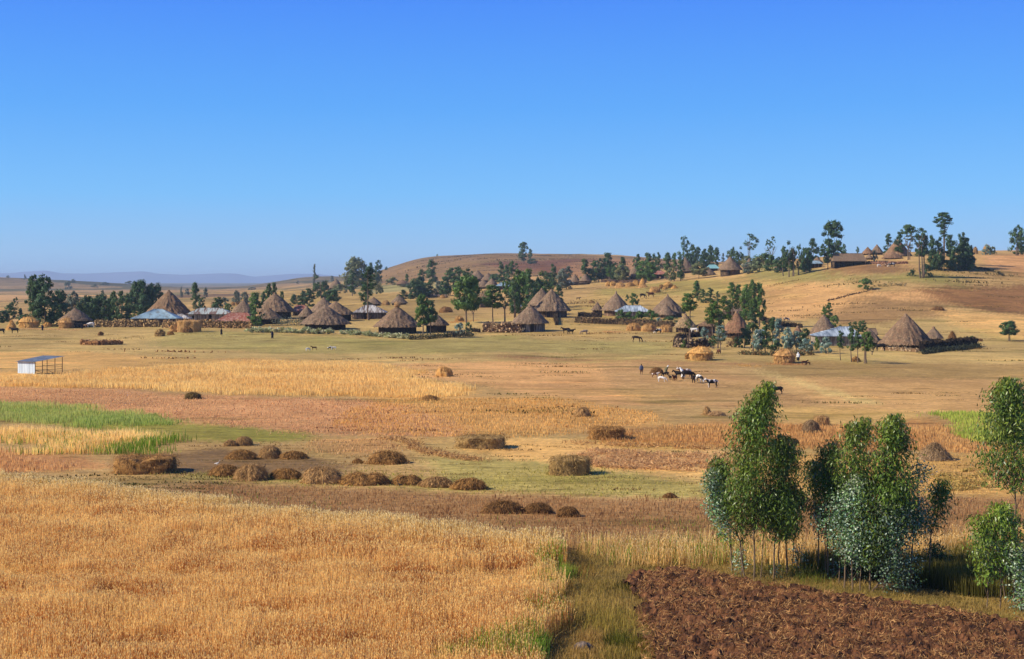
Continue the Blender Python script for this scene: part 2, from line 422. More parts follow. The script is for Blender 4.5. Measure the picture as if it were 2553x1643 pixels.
GM = ground_mat()
def grid_faces(nr, nc):
    i = np.arange(nr - 1)[:, None] * nc + np.arange(nc - 1)[None]
    return np.stack([i, i + 1, i + nc + 1, i + nc], -1).reshape(-1, 4)
du = np.concatenate([np.arange(-690, -20, 14.0), np.arange(-20, 2580, 3.6), np.arange(2580, 3241, 14.0)])
d1 = 51400.0 / np.arange(1700, 175, -2.3)           # rows that fall ~1 render pixel apart on the plain
rows = np.concatenate([np.linspace(5.2, d1[0] - .5, 24), d1, np.exp(np.arange(math.log(d1[-1]) + .006, math.log(3300), .006)), np.exp(np.linspace(math.log(3350), math.log(30500), 50))])
Dg, Ug = np.meshgrid(rows, du, indexing='ij')
Xg = (Ug - CX) * Dg / F
Zg = zat(Xg.ravel(), Dg.ravel())
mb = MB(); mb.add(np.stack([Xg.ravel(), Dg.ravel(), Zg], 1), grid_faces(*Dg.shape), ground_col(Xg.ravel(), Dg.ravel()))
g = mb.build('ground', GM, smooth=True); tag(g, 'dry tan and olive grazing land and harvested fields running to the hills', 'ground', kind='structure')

# distant mountains
mu = np.arange(-1500, 4001, 12.0)
sk = np.interp(mu, [-1500,-600,22,65,113,152,217,261,326,358,391,456,552,589,632,654,719,784,850,1000,1500,4000],
                   [672,683,681,677,674,681,682,680,677.6,676,682,685,681,682,690,688,683,682,690,686,684,676])
md = np.linspace(11500, 17500, 26)
D, U = np.meshgrid(md, mu, indexing='ij')
top = (HY - np.interp(U.ravel(), mu, sk)) * 14500 / F + HC
pr = np.exp(-((D.ravel() - 14500) / 1300) ** 2)
X = (U.ravel() - CX) * D.ravel() / F
Z = -14 + (top + 14) * np.clip(pr, 0, 1) * (1 + .25 * fbm(X / 900, D.ravel() / 500, 5, 4) * (1 - pr))
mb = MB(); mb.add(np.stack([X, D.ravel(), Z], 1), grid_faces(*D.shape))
mo = mb.build('mountains', surf('hazed_mountain_rock', lin(92, 104, 142), lin(104, 112, 146), .002), smooth=True)  # bluish distance haze mixed into the rock colour
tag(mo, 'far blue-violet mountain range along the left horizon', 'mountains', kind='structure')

# haze
mb = MB(); box(mb, -20000, 20000, -60, 31500, -40, 128)
hm = bpy.data.materials.new('haze_air'); hm.use_nodes = True; nt = hm.node_tree; nt.nodes.clear()
out = nt.nodes.new('ShaderNodeOutputMaterial'); pv = nt.nodes.new('ShaderNodeVolumePrincipled')
pv.inputs['Color'].default_value = (.62, .80, 1.0, 1); pv.inputs['Density'].default_value = 8.5e-5; pv.inputs['Anisotropy'].default_value = 0.0
nt.links.new(pv.outputs[0], out.inputs['Volume'])
hz = mb.build('haze', hm); tag(hz, 'thin blue haze lying over the far plain', 'haze', kind='stuff')
# ---------------------------------------------------------------- crops and grasses
BLM = leafmat('dry_stalks', (1, 1, 1), trans=.45, rough=.7, spec=.12, direct=True)
def scatter(poly, n_per_m2, r=rng, edge=.6):
    lo = poly.min(0); hi = poly.max(0)
    n = int((hi - lo).prod() * n_per_m2)
    x = r.uniform(lo[0], hi[0], n); y = r.uniform(lo[1], hi[1], n)
    big = 0 if edge <= 1.0 else edge
    k = inside(poly, x + edge * fbm(x / 3, y / 3, 41, 2) * 4 + big * 9 * fbm(x / 14, y / 14, 43, 3) + big * r.normal(size=n) * .6, y + edge * fbm(x / 3, y / 3, 47, 2) * 4 + big * 5 * fbm(x / 16, y / 9, 49, 3) + big * r.normal(size=n) * .9)
    return x[k], y[k]
def colmix(a, b, t, jit=.12, r=rng):
    t = np.clip(t, 0, 1)[:, None]
    c = np.array(a) * (1 - t) + np.array(b) * t
    return c * (1 + jit * r.normal(size=(len(t), 1))).clip(.5, 1.6)
WH1 = lin(203, 139, 73); WH2 = lin(242, 198, 122); WHP = lin(250, 214, 132); WHB = lin(140, 88, 46); GRN = lin(140, 150, 52)
def crop(name, poly_px, dens, H, W, c1, c2, tip, label, cat, ear=None, lean=.14, edge=.6, pale_edge=None, ground_lift=0, jit=.16, hvar=.12, patch=5.0, mb=None, greens=None):
    poly = wpoly(poly_px)
    x, y = scatter(poly, dens, edge=edge)
    P = np.stack([x, y, zat(x, y) + ground_lift], 1)
    t = fbm(x / patch, y / patch * .8, 13, 4) * 2.8 + .5 + rng.normal(size=len(x)) * .25
    col = colmix(c1, c2, t, jit)
    tips = colmix(np.array(c2), np.array(tip), rng.uniform(size=len(x)) * 1.1, .1)
    if pale_edge is not None:      # paler stalks and tips along the far margin
        D = np.full(len(x), 1e9)
        for (ax, ay), (bx, by) in zip(pale_edge[:-1], pale_edge[1:]):
            vx, vy = bx - ax, by - ay; k = np.clip(((x - ax) * vx + (y - ay) * vy) / (vx * vx + vy * vy), 0, 1)
            D = np.minimum(D, np.hypot(x - ax - k * vx, y - ay - k * vy))
        e = np.clip(1.15 - D / 4.5 + rng.normal(size=len(x)) * .3, 0, 1)[:, None]
        col = col * (1 - e) + np.array(lin(222, 186, 108)) * e; tips = tips * (1 - e) + np.array(lin(250, 226, 160)) * e
    if greens is not None:
        for (gu, gv, gr, gs) in greens:
            p, _ = at(gu, gv); e = np.clip(1 - np.hypot((x - p.x), (y - p.y) * .5) / gr, 0, 1) ** .7 * gs
            e = (rng.uniform(size=len(x)) < e)[:, None]
            gc = np.array(lin(122, 150, 44)) * rng.uniform(.6, 1.3, (len(x), 1))
            col = np.where(e, gc, col); tips = np.where(e, gc * 1.2, tips)
    h = H * (1 + hvar * rng.normal(size=len(x)) + .9 * fbm(x / 2.6, y / 2.6, 77, 4)).clip(.35, 1.6)
    if ear is not None:
        fl = np.clip(fbm(x / 3.5, y / 2.6, 171, 3) * 9 - 1.6, 0, 1); h = h * (1 - .35 * fl); lean = lean + .75 * fl
    own = mb is None
    mb = mb or MB()
    blades(mb, P, h, W * rng.uniform(.7, 1.3, len(x)), lean, col, tips, ear=ear)
    if own:
        o = mb.build(name, BLM); tag(o, label, cat, kind='stuff'); return o

edge_px = [(-420,1200),(0,1212),(200,1228),(380,1248),(500,1266),(700,1288),(1000,1322),(1200,1348),(1400,1366)]
pe = [(at(u, v)[0].x, at(u, v)[0].y) for u, v in edge_px]
mb = MB()
near = [(-420,1330),(0,1342),(700,1400),(1150,1440),(1405,1440),(1400,1500),(1395,1580),(1330,1660),(1300,1800),(-420,1800)]
far = edge_px + [(1412,1400),(1405,1440),(1150,1440),(700,1400),(0,1342),(-420,1330)]
GR = [(1395,1470,1.6,.3),(1390,1420,1.5,.45),(1320,1646,1.5,.5),(1230,1646,.9,.4),(1360,1560,1.3,.3),(1180,1646,.8,.35)]
crop('wheat_crop', near, 150, .80, .026, WH1, WH2, WHP, None, None, ear=(.11, .034), mb=mb, pale_edge=pe, greens=GR, patch=2.2)
crop('wheat_crop', far, 95, .84, .034, WH1, WH2, WHP, None, None, ear=(.12, .045), mb=mb, pale_edge=pe, greens=GR, patch=3)
o = mb.build('wheat_crop', BLM); tag(o, 'ripe orange-gold wheat filling the left foreground', 'wheat', kind='stuff')

crop('tall_grass', [(1330,1362),(1400,1366),(1560,1370),(1700,1372),(1835,1378),(2000,1382),(2180,1372),(2330,1362),(2600,1345),(3000,1340),(3000,1372),(2560,1386),(2330,1388),(2100,1398),(1850,1406),(1640,1414),(1500,1412),(1405,1400)], 100, .60, .032,
     lin(206,164,92), lin(240,202,128), lin(254,230,168), 'pale gold grass strip beyond the verge and behind the eucalyptus trees', 'grass', ear=(.1,.03), patch=1.6, edge=1.3, hvar=.35, lean=.3,
     greens=[(1800,1395,3.0,.3),(1600,1400,2,.2),(1480,1390,2,.2)])
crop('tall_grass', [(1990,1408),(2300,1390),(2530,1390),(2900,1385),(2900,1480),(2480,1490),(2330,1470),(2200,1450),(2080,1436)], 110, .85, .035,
     lin(86,84,32), lin(120,108,44), lin(150,134,64), 'tall olive grass with the shade of the eucalyptus trees put into its dark colour', 'grass', patch=2)  # olive stem colours darkened to carry the shadow of the trees

# short grass on the strip between wheat and plough, and under the trees
GA, GB, GT = lin(140,122,60), lin(186,154,86), lin(212,180,110)
crop('verge_grass', [(1395,1372),(1640,1412),(1860,1408),(2100,1440),(2400,1485),(2900,1520),(2900,1600),(2553,1552),(2352,1526),(2135,1491),(1874,1458),(1744,1424),(1665,1420),(1589,1437),(1577,1475),(1585,1540),(1592,1592),(1612,1660),(1620,1800),(1280,1800),(1330,1660),(1395,1580),(1400,1500),(1408,1440)],
     150, .17, .022, GA, GB, GT, 'matted olive verge grass between the wheat and the ploughed plot', 'grass', lean=.7, hvar=.4, patch=1.4)
crop('verge_grass', [(1388,1400),(1420,1400),(1425,1440),(1418,1500),(1412,1580),(1350,1660),(1330,1800),(1290,1800),(1320,1660),(1385,1580),(1392,1500),(1396,1440)], 170, .42, .025, lin(150,132,60), lin(196,160,84), lin(226,190,112),
     'taller yellowing grass fringe along the right edge of the wheat', 'grass', lean=.35, hvar=.4, patch=1.2)
mb = MB()
for (u, v, n, h, c1, c2, sp) in [(1520,1560,900,.5,lin(140,128,54),lin(184,158,76),1.2),(1480,1520,700,.45,lin(146,128,62),lin(196,164,90),1.2),(1545,1610,500,.5,lin(60,70,20),lin(120,116,40),.55),(1475,1600,300,.45,lin(140,112,60),lin(200,160,90),.6),
      (1500,1480,500,.4,lin(130,120,50),lin(170,140,70),1.2),(1560,1470,400,.3,lin(60,64,24),lin(110,96,40),.6),(1430,1430,500,.4,lin(130,110,50),lin(180,140,70),1.2),(1600,1620,400,.4,lin(120,110,40),lin(170,140,60),.7),
      (1405,1440,500,.7,lin(100,130,40),lin(170,180,70),.5),(1315,1650,500,.8,lin(110,150,40),lin(160,190,70),.6),(1240,1655,260,.8,lin(110,150,40),lin(160,190,70),.5),(1120,1655,350,.7,lin(90,140,30),lin(140,180,60),.4),(1345,1625,200,.8,lin(90,140,30),lin(140,180,60),.3),
      (1460,1640,600,.35,lin(150,120,60),lin(205,165,95),.9),(1540,1640,500,.4,lin(120,110,44),lin(190,160,80),.7),(1930,1420,400,.3,lin(90,96,30),lin(140,130,50),1.4),(2020,1440,400,.5,lin(80,96,30),lin(140,140,50),1.)]:
    p, d = at(u, v)
    x = p.x + rng.normal(size=n) * sp * .6; y = p.y + rng.normal(size=n) * sp
    t = rng.uniform(size=n)
    blades(mb, np.stack([x, y, zat(x, y)], 1), h * rng.uniform(.4, 1.2, n), .025, .35, colmix(c1, c2, t), colmix(c2, c2, t, .2))
o = mb.build('grass_tufts', BLM); tag(o, 'green and yellow grass tufts scattered along the verge', 'grass', kind='stuff')

# mid-distance standing crops
def mcrop(poly, dens, H, W, c1, c2, tip, label, **k):
    kk = np.array([1.22, 1.25, 1.2]); c1, c2, tip = np.array(c1) * kk, np.array(c2) * kk, np.array(tip) * kk
    return crop(k.pop('name', 'standing_crop'), poly, dens, H, W, c1, c2, tip, label, k.pop('cat', 'crop'), patch=k.pop('patch', 9), edge=k.pop('edge', 1.2), **k)
mcrop([(-400,944),(0,942),(150,940),(230,930),(330,922),(450,912),(560,906),(700,902),(900,906),(1000,922),(1000,945),(1100,962),(1190,976),(1150,990),(1050,992),(900,988),(600,983),(300,968),(0,963),(-400,962)],
      18, .6, .075, lin(216,174,104), lin(232,196,124), lin(240,210,146), 'golden crop strip in front of the tin shed and village', cat='crop')
mcrop([(-400,1008),(0,1012),(200,1020),(400,1040),(480,1064),(350,1072),(200,1066),(0,1042),(-400,1035)], 30, .5, .055,
      lin(140,158,72), lin(178,178,98), lin(192,192,116), 'bright green crop strip at the left edge', cat='crop', patch=6)
mcrop([(-400,1070),(0,1076),(200,1080),(480,1094),(512,1104),(470,1119),(350,1130),(120,1136),(0,1116),(-400,1110)], 34, .6, .05,
      lin(228,182,106), lin(246,208,132), lin(254,226,158), 'pale gold crop strip ending in a green tip', cat='crop', patch=5,
      greens=[(445,1114,6,.95),(380,1124,5,.85),(500,1106,4,.95),(320,1126,4,.6),(50,1124,8,.35)])
mcrop([(2290,1036),(2400,1030),(2500,1034),(2900,1040),(2900,1110),(2480,1106),(2400,1092),(2330,1056)], 26, .35, .06,
      lin(140,160,60), lin(178,182,80), lin(196,196,100), 'light green crop patch by the tall right-hand tree', cat='crop', patch=6)
mcrop([(1480,1080),(1620,1072),(1800,1060),(2150,1068),(2290,1060),(2450,1108),(2553,1112),(2800,1115),(2800,1132),(2400,1132),(2150,1124),(1900,1120),(1700,1116),(1500,1100)], 18, .3, .065,
      lin(180,130,76), lin(208,162,100), lin(222,180,118), 'russet grass band across the right middle distance', cat='grass', name='russet_grass', patch=7)
mcrop([(900,996),(1420,996),(1640,1036),(1500,1075),(1240,1092),(1000,1090),(860,1056)], 9, .24, .075,
      lin(204,154,84), lin(222,174,104), lin(232,190,120), 'tawny grass in the middle of the plain', cat='grass', name='tawny_grass', patch=7)
mcrop([(780,1094),(960,1098),(1010,1118),(1000,1142),(900,1146),(740,1128)], 10, .2, .06,
      lin(190,146,94), lin(208,164,110), lin(218,178,124), 'rusty pink grass patch above the row of hay piles', cat='grass', name='rusty_grass', patch=4)
mcrop([(-400,1122),(0,1124),(200,1146),(285,1168),(0,1176),(-400,1176)], 22, .34, .06,
      lin(194,144,90), lin(212,166,110), lin(222,180,126), 'rusty orange grass patch at the left edge', cat='grass', name='rusty_grass', patch=4)
mcrop([(-400,966),(0,968),(480,988),(820,998),(1000,1012),(1120,1052),(1160,1086),(1000,1090),(780,1078),(480,1056),(300,1030),(0,1004),(-400,1000)], 7, .15, .08,
      lin(196,144,98), lin(212,164,114), lin(220,176,126), 'reddish brown low grass field across the left plain', cat='grass', name='reddish_grass', patch=8, hvar=.5)
mcrop([(420,1215),(620,1212),(1100,1238),(1400,1250),(1800,1252),(2700,1242),(2700,1340),(2300,1360),(1830,1384),(1400,1364),(1200,1346),(1000,1320),(700,1286),(540,1262),(400,1245)], 34, .17, .04,
      lin(140,98,62), lin(178,134,88), lin(206,168,116), 'brown weedy stubble band beyond the wheat', cat='stubble', name='brown_stubble', patch=3.5, hvar=.45,
      greens=[(700,1275,4,.12),(1250,1330,4,.12),(560,1255,3,.2),(1700,1345,5,.12)])
mcrop([(300,1185),(700,1180),(1300,1160),(1800,1190),(1800,1240),(1400,1236),(1100,1226),(700,1212),(420,1205)], 9, .13, .06,
      lin(140,134,60), lin(176,158,84), lin(200,176,104), 'short green-gold pasture around the hay pile row', cat='grass', name='pasture_grass', patch=5, lean=.6, hvar=.5)
mcrop([(1850,1135),(2700,1135),(2700,1236),(1850,1236)], 5, .15, .06,
      lin(170,140,76), lin(206,170,104), lin(220,186,120), 'pale mown stubble on the right beyond the trees', cat='stubble', name='pale_stubble', patch=5, lean=.6, hvar=.5)

# low dark tussocks over the plain and slopes
mb = MB()
def tussocks(poly_px, dens, size, cols, flat=.5):
    poly = wpoly(poly_px); x, y = scatter(poly, dens)
    k = fbm(x / 25, y / 40, 5, 3) > -.05
    x = x[k]; y = y[k]; n = len(x); nb = 40
    s = size * np.exp(rng.normal(size=n) * .35)
    X = np.repeat(x, nb) + rng.normal(size=n * nb) * np.repeat(s, nb) * 3.2
    Y = np.repeat(y, nb) + rng.normal(size=n * nb) * np.repeat(s, nb) * .5
    cc = np.array(cols)[rng.integers(0, len(cols), n)]
    blades(mb, np.stack([X, Y, zat(X, Y) - .03], 1), np.repeat(s, nb) * rng.uniform(.4, 1.1, n * nb) * flat * .9, np.repeat(s, nb) * .28, .3, np.repeat(cc, nb, 0) * rng.uniform(.7, 1.3, (n * nb, 1)))
DK = [lin(136,108,64), lin(150,120,70), lin(128,116,64), lin(162,130,80)]
tussocks([(-300,905),(2800,905),(2800,835),(-300,835)], .006, .5, DK)
tussocks([(0,905),(1000,893),(1000,870),(0,870)], .006, .6, [lin(140,96,56), lin(120,84,50)])
tussocks([(1000,1010),(1000,905),(2553,905),(2700,1050),(1700,1040)], .02, .35, DK)
tussocks([(-300,985),(1100,1000),(1100,1085),(-300,1030)], .014, .42, [lin(150,100,68), lin(134,88,58)])
tussocks([(250,1200),(250,1095),(2600,1100),(2600,1230),(1000,1230)], .10, .22, DK + [lin(150,110,60)])
tussocks([(-100,1212),(-100,1176),(600,1186),(560,1230),(380,1235)], .5, .25, [lin(84,76,40), lin(100,86,46), lin(120,112,60)])
tussocks([(1200,800),(1500,715),(2000,700),(2553,690),(2700,850),(1800,845)], .005, .7, [lin(120,104,60), lin(134,108,66), lin(146,120,74)])
tussocks([(960,700),(1050,645),(1700,645),(1650,690)], .0012, 1.6, [lin(96,80,54), lin(112,92,62)])
tussocks([(2050,720),(2300,712),(2553,700),(2553,660),(2100,668)], .012, .9, [lin(104,90,52), lin(120,104,60)])
tussocks([(1900,1045),(1420,1000),(1150,1000),(1300,1030),(1600,1045)], .03, .8, [lin(120,100,44), lin(140,104,56)], .35)
o = mb.build('tussocks', BLM); tag(o, 'low dark grass tussocks dotted over the plain and slopes', 'grass', kind='stuff')

# cut swaths of straw lying in rows
mb = MB()
def swath(pts, width, n, c1, c2, h=.35):
    W = [at(u, v)[0] for u, v in pts]
    for a, b in zip(W[:-1], W[1:]):
        t = rng.uniform(size=n)
        x = a.x + (b.x - a.x) * t + rng.normal(size=n) * width; y = a.y + (b.y - a.y) * t + rng.normal(size=n) * width
        k = fbm(x / 1.5, y / 1.5, 9, 2) > -.12; x, y = x[k], y[k]
        P = np.stack([x, y, zat(x, y) + rng.uniform(0, h, len(x)) * .6], 1)
        Nn = unit(rng.normal(size=(len(x), 3)) * [.6, .6, .5] + [0, -.3, .8])
        leaves(mb, P, Nn, .5, .16, colmix(c1, c2, rng.uniform(size=len(x))))
S1, S2 = lin(150,104,62), lin(226,184,118)
swath([(965,1093),(1010,1100),(1040,1122),(1100,1135),(1190,1150)], .5, 500, S1, S2)
for k in range(9):
    v = 1128 + k * 5.2
    swath([(1430 + rng.integers(-20, 60), v - 4), (1600, v + 1), (1820, v + 6)], .45, 420, lin(186,140,90), lin(228,186,128))
for k in range(5): swath([(1440 + 70 * k, 1106 + 3 * k), (1490 + 70 * k, 1109 + 3 * k)], .7, 160, S1, S2, .5)
for k in range(6): swath([(2310 + 12 * k, 1180 + 9 * k), (2450 + 6 * k, 1172 + 9 * k)], .25, 260, lin(150,130,66), lin(206,176,100))
swath([(55,822),(100,820),(148,822)], 1.6, 900, lin(206,160,100), lin(240,200,140), .3)
swath([(170,824),(200,820)], 1.5, 300, lin(206,160,100), lin(240,200,140), .2)
swath([(1110,806),(1150,804),(1185,800)], 1.6, 600, lin(196,140,80), lin(226,176,110), .3)
swath([(1525,718),(1570,719),(1620,717)], 2.5, 900, lin(206,156,90), lin(236,190,120), .25)
swath([(1650,727),(1695,725)], 1.5, 500, lin(226,186,110), lin(244,208,140), .2)
swath([(1500,826),(1540,828)], 1.5, 500, lin(206,160,100), lin(236,190,130), .2)
swath([(1930,908),(1990,910)], 1., 300, lin(176,120,70), lin(206,156,100), .3)
swath([(1850,912),(1880,916)], 1., 200, lin(206,160,90), lin(226,176,100), .3)
o = mb.build('cut_straw', BLM); tag(o, 'cut straw lying loose in swaths and trampled patches', 'straw', kind='stuff')

# ---------------------------------------------------------------- ploughed plot, lower right
pp = wpoly([(1665,1422),(1744,1428),(1874,1460),(2135,1493),(2352,1528),(2553,1554),(2900,1600),(3100,1900),(1680,2100),(1612,1700),(1594,1600),(1586,1540),(1578,1478),(1592,1440)])
st = .075
gx = np.arange(pp[:, 0].min() - .5, min(pp[:, 0].max(), 36), st); gy = np.arange(34, pp[:, 1].max() + .5, st)
Xp, Yp = np.meshgrid(gx, gy, indexing='xy'); xs, ys = Xp.ravel(), Yp.ravel()
ins = inside(pp, xs + fbm(xs / .9, ys / .9, 5, 3) * 1.0 + 1.6 * fbm(xs / 3, ys / 3, 15, 2), ys + fbm(xs / .9, ys / .9, 8, 3) * 1.0)
inb = inside(pp, xs + fbm(xs / .9, ys / .9, 5, 3) * 1.0 + 1.6 * fbm(xs / 3, ys / 3, 15, 2), ys + fbm(xs / .9, ys / .9, 8, 3) * 1.0 - .25)
clod = np.abs(fbm(xs / .42, ys / .42, 101, 3)) * -1.0 + fbm(xs / .22, ys / .26, 111, 3) * .55 + fbm(xs / 1.1, ys / 1.1, 121, 2) * .5
furrow = .08 * np.sin((ys * .8 + xs * .25) * 2 * math.pi / .8 + 3 * fbm(xs / 3, ys / 3, 9, 2))
zz = zat(xs, ys) + .24 + np.where(ins & inb, clod * .46 + furrow * 1.3, -.02)
Fp = grid_faces(*Xp.shape); Fp = Fp[ins[Fp].all(1)]
used = np.zeros(len(xs), bool); used[Fp.ravel()] = True
rem = np.cumsum(used) - 1
mb = MB(); t = fbm(xs / .35, ys / .35, 131, 3) * 2.4 + .45
cc = colmix(lin(62,40,26), lin(122,82,52), t, .14)
mb.add(np.stack([xs, ys, zz], 1)[used], rem[Fp], cc[used])
PM = surf('ploughed_earth', (1.1, 1.05, 1), (.72, .7, .68), 9, usecol=True, bump=.05, detail=6)
o = mb.build('ploughed_field', PM, smooth=False); tag(o, 'dark red-brown ploughed plot with rough clods in the lower right', 'field', kind='structure')
mb = MB(); n = 15000
x, y = scatter(pp, 120, edge=.2); k = (x < 36) & (fbm(x / .5, y / .5, 55, 3) > -.06); x, y = x[k], y[k]
P = np.stack([x, y, zat(x, y) + .27 + .1 * rng.uniform(size=len(x))], 1)
Nn = unit(rng.normal(size=(len(x), 3)) * [.7, .7, .4] + [0, -.4, .7])
leaves(mb, P, Nn, rng.uniform(.08, .34, len(x)), .12, colmix(lin(120,72,38), lin(226,176,112), rng.uniform(size=len(x)) ** 1.3))
o = mb.build('stubble_bits', BLM); tag(o, 'pale broken stubble lying between the clods of the ploughed plot', 'stubble', kind='stuff')
# ---------------------------------------------------------------- trees
BARK = surf('bark', lin(128,108,88), lin(84,68,54), 6, stretch=(1, 1, .2), bump=.02, usecol=True)
TONE = {'dark': leafmat('leaf_dark', lin(72,96,50), .15), 'deep': leafmat('leaf_deep', lin(60,84,44), .12), 'green': leafmat('leaf_green', lin(84,110,44), .22),
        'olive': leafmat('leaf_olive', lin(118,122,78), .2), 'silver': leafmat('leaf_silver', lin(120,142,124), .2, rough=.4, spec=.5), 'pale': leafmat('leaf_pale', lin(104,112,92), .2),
        'bright': leafmat('leaf_bright', lin(96,122,40), .25), 'brown': leafmat('leaf_brown', lin(120,92,58), .2)}
KD = {  # crown width, height, clumps, clump radius, leaves per clump
 'slender': (4.4, 9.0, 50, .95, 70), 'oval': (6.0, 7.5, 56, 1.15, 70), 'round': (9.0, 7.5, 90, 1.35, 70), 'umbrella': (8.0, 4.2, 64, 1.0, 60),
 'sparse': (6.5, 8.5, 34, .95, 70), 'bush': (3.4, 2.3, 34, .5, 70), 'conic': (4.6, 8.0, 56, .8, 70), 'multi': (6.5, 8.5, 64, 1.0, 70)}
def crown_mesh(kind, seed):
    w_, h_, nc, cr_, nl = KD[kind]; r = np.random.default_rng(seed * 31 + len(kind) * 7 + ord(kind[0]))
    C = []
    tops = [(r.uniform(-.5, .5), r.uniform(-.5, .5), r.uniform(.7, 1.0)) for _ in range(4)]; tops[0] = (tops[0][0], tops[0][1], 1.0)
    while len(C) < nc:
        z = r.uniform(0.02, .98); a = r.uniform(0, 2 * math.pi); q = math.sqrt(r.uniform())
        ox = oy = 0
        if kind == 'slender': rad = .3 + .7 * math.sin(math.pi * min(1, z * .8 + .22)) ** .8
        elif kind == 'conic': rad = max(.12, 1.05 * (1 - z) ** .75) * (1 if z > .12 else .7)
        elif kind in ('round', 'oval'): rad = math.sqrt(max(0, 1 - ((z - .42) / .58) ** 2)) if z > .42 else math.sqrt(max(0, 1 - ((z - .42) / .55) ** 2))
        elif kind == 'umbrella': rad = math.sqrt(max(0, 1 - z ** 2)) * (1 if z > .25 else .85)
        elif kind == 'bush': rad = math.sqrt(max(0.05, 1 - z ** 2.2))
        elif kind == 'sparse': rad = (.4 + .6 * math.sin(math.pi * z)); q = q ** .5
        elif kind == 'multi':
            t = tops[r.integers(0, 4)]; ox, oy = t[0], t[1]; z *= t[2]; rad = .5 * (.35 + .65 * math.sin(math.pi * min(1, z / t[2] * .9 + .1)))
        C.append(((ox + rad * q * math.cos(a) * .93) * w_ / 2, (oy + rad * q * math.sin(a) * .93) * w_ / 2, z * h_))
    C = np.array(C)
    big = r.normal(size=(3,)) * 2
    mb = MB(); cen = np.array([0, 0, h_ * .45])
    P, Nn, Cc = [], [], []
    for c in C:
        s = cr_ * r.uniform(.45, 1.12); n = int(nl * r.uniform(.7, 1.2))
        dv = unit(r.normal(size=(n, 3))) * r.uniform(.35, 1.0, (n, 1)) * s * np.array([1, 1, .8])
        out = unit((c - cen) * [1, 1, .7]) * .5
        P.append(c + dv); Nn.append(unit(unit(dv) + out + r.normal(size=(n, 3)) * .45))
        k = r.uniform(.62, 1.42); hue = r.normal() * .07
        cc = np.array([1 + hue, 1, 1 - hue]) * k * r.uniform(.75, 1.25, (n, 1)); Cc.append(cc)
    P = np.concatenate(P); Nn = np.concatenate(Nn); Cc = np.concatenate(Cc)
    P[:, 2] = np.maximum(P[:, 2], -.2)
    leaves(mb, P, Nn, cr_ * .44 * r.uniform(.6, 1.3, len(P)), .65, Cc, r=r)
    me = mb.mesh('crown_' + kind); me.materials.append(TONE['dark']); return me
CR = {k: [crown_mesh(k, s) for s in range(4 if k in ('slender', 'oval', 'bush', 'multi') else 3)] for k in KD}
def trunk_mesh(seed, forked):
    r = np.random.default_rng(seed + 90); mb = MB()
    wob = np.cumsum(r.normal(size=(6, 2)) * .008, 0); P = np.array([[wob[i, 0] * (i > 0), wob[i, 1] * (i > 0), i / 5] for i in range(6)])
    P[0, 2] = -.03
    if not forked:
        tube(mb, P, [.026, .02, .016, .013, .009, .004], 7, (1, 1, 1))
        for k in range(6):
            z = r.uniform(.45, .85); a = r.uniform(0, 6.3); L = r.uniform(.08, .17); b = np.array([np.interp(z, P[:, 2], P[:, 0]), np.interp(z, P[:, 2], P[:, 1]), z])
            tube(mb, [b, b + [L * .6 * math.cos(a), L * .6 * math.sin(a), L * .6], b + [L * math.cos(a), L * math.sin(a), L * 1.3]], [.007, .005, .002], 5)
    else:
        tube(mb, P[:3], [.03, .024, .02], 7)
        for k in range(5):
            a = k * 1.26 + r.uniform(-.3, .3); L = r.uniform(.16, .28); b = P[2] - [0, 0, r.uniform(0, .08)]
            tube(mb, [b, b + [L * .5 * math.cos(a), L * .5 * math.sin(a), .18], b + [L * math.cos(a), L * math.sin(a), .42]], [.014, .009, .003], 5)
    return mb
TR = {}
for f in (0, 1):
    TR[f] = []
    for s in range(3):
        me = trunk_mesh(s + 10 * f, f).mesh('trunk'); me.materials.append(BARK); TR[f].append(me)
TREES = {}
def tree(kind, u, vb, vt, wpx, vcb, tone, label, group=None, cat='tree', name=None, d=None, dmin=45, multi=1):
    p, d = at(u, vb, d, dmin)
    s = d / F; H = (vb - vt) * s; W = wpx * s; hc = max((vcb - vt) * s, .3)
    if group in ('trees among the village huts', 'trees on the hill skyline') and not any(q in label for q in ('trunk', 'umbrella', 'tallest skyline', 'double-stemmed', 'ragged', 'lone', 'stem', 'ball crown', 'arching')): hc += .68 * (H - hc)
    zc = H - hc
    name = name or {'bush': 'bush', 'umbrella': 'umbrella_tree', 'round': 'broadleaf_tree'}.get(kind, 'eucalyptus_tree')
    t = empty(name, p, 0, label, cat, group)
    r = random.Random(int(u * 7 + vb * 3))
    kw, kh = KD[kind][0], KD[kind][1]
    if group == 'trees on the hill skyline': W *= .88
    c = link('crown', r.choice(CR[kind]), t); c.location = (0, 0, zc); c.rotation_euler = (0, 0, r.uniform(0, 6.28)); c.scale = (W / kw * 1.26, W / kw * 1.26, hc / (kh * 1.0))
    c.material_slots[0].link = 'OBJECT'; c.material_slots[0].material = TONE[tone]
    if kind != 'bush':
        for k in range(multi):
            q = link('trunk', r.choice(TR[1 if kind in ('round', 'umbrella', 'sparse') and multi == 1 else 0]), t)
            q.scale = (max(H * .75, 3.5),) * 2 + ((H - hc * .25),)
            if multi > 1: q.location = (W * r.uniform(-.28, .28), W * r.uniform(-.2, .2), 0)
            q.rotation_euler = (0, 0, r.uniform(0, 6.28))
    else:
        q = link('stem', r.choice(TR[0]), t); q.scale = (H * 1.2, H * 1.2, H * .8)
    return t
GV = 'trees among the village huts'; GH = 'trees on the hill skyline'; GB_ = 'bushes on the slopes'; GS = 'saplings round the lower right compounds'
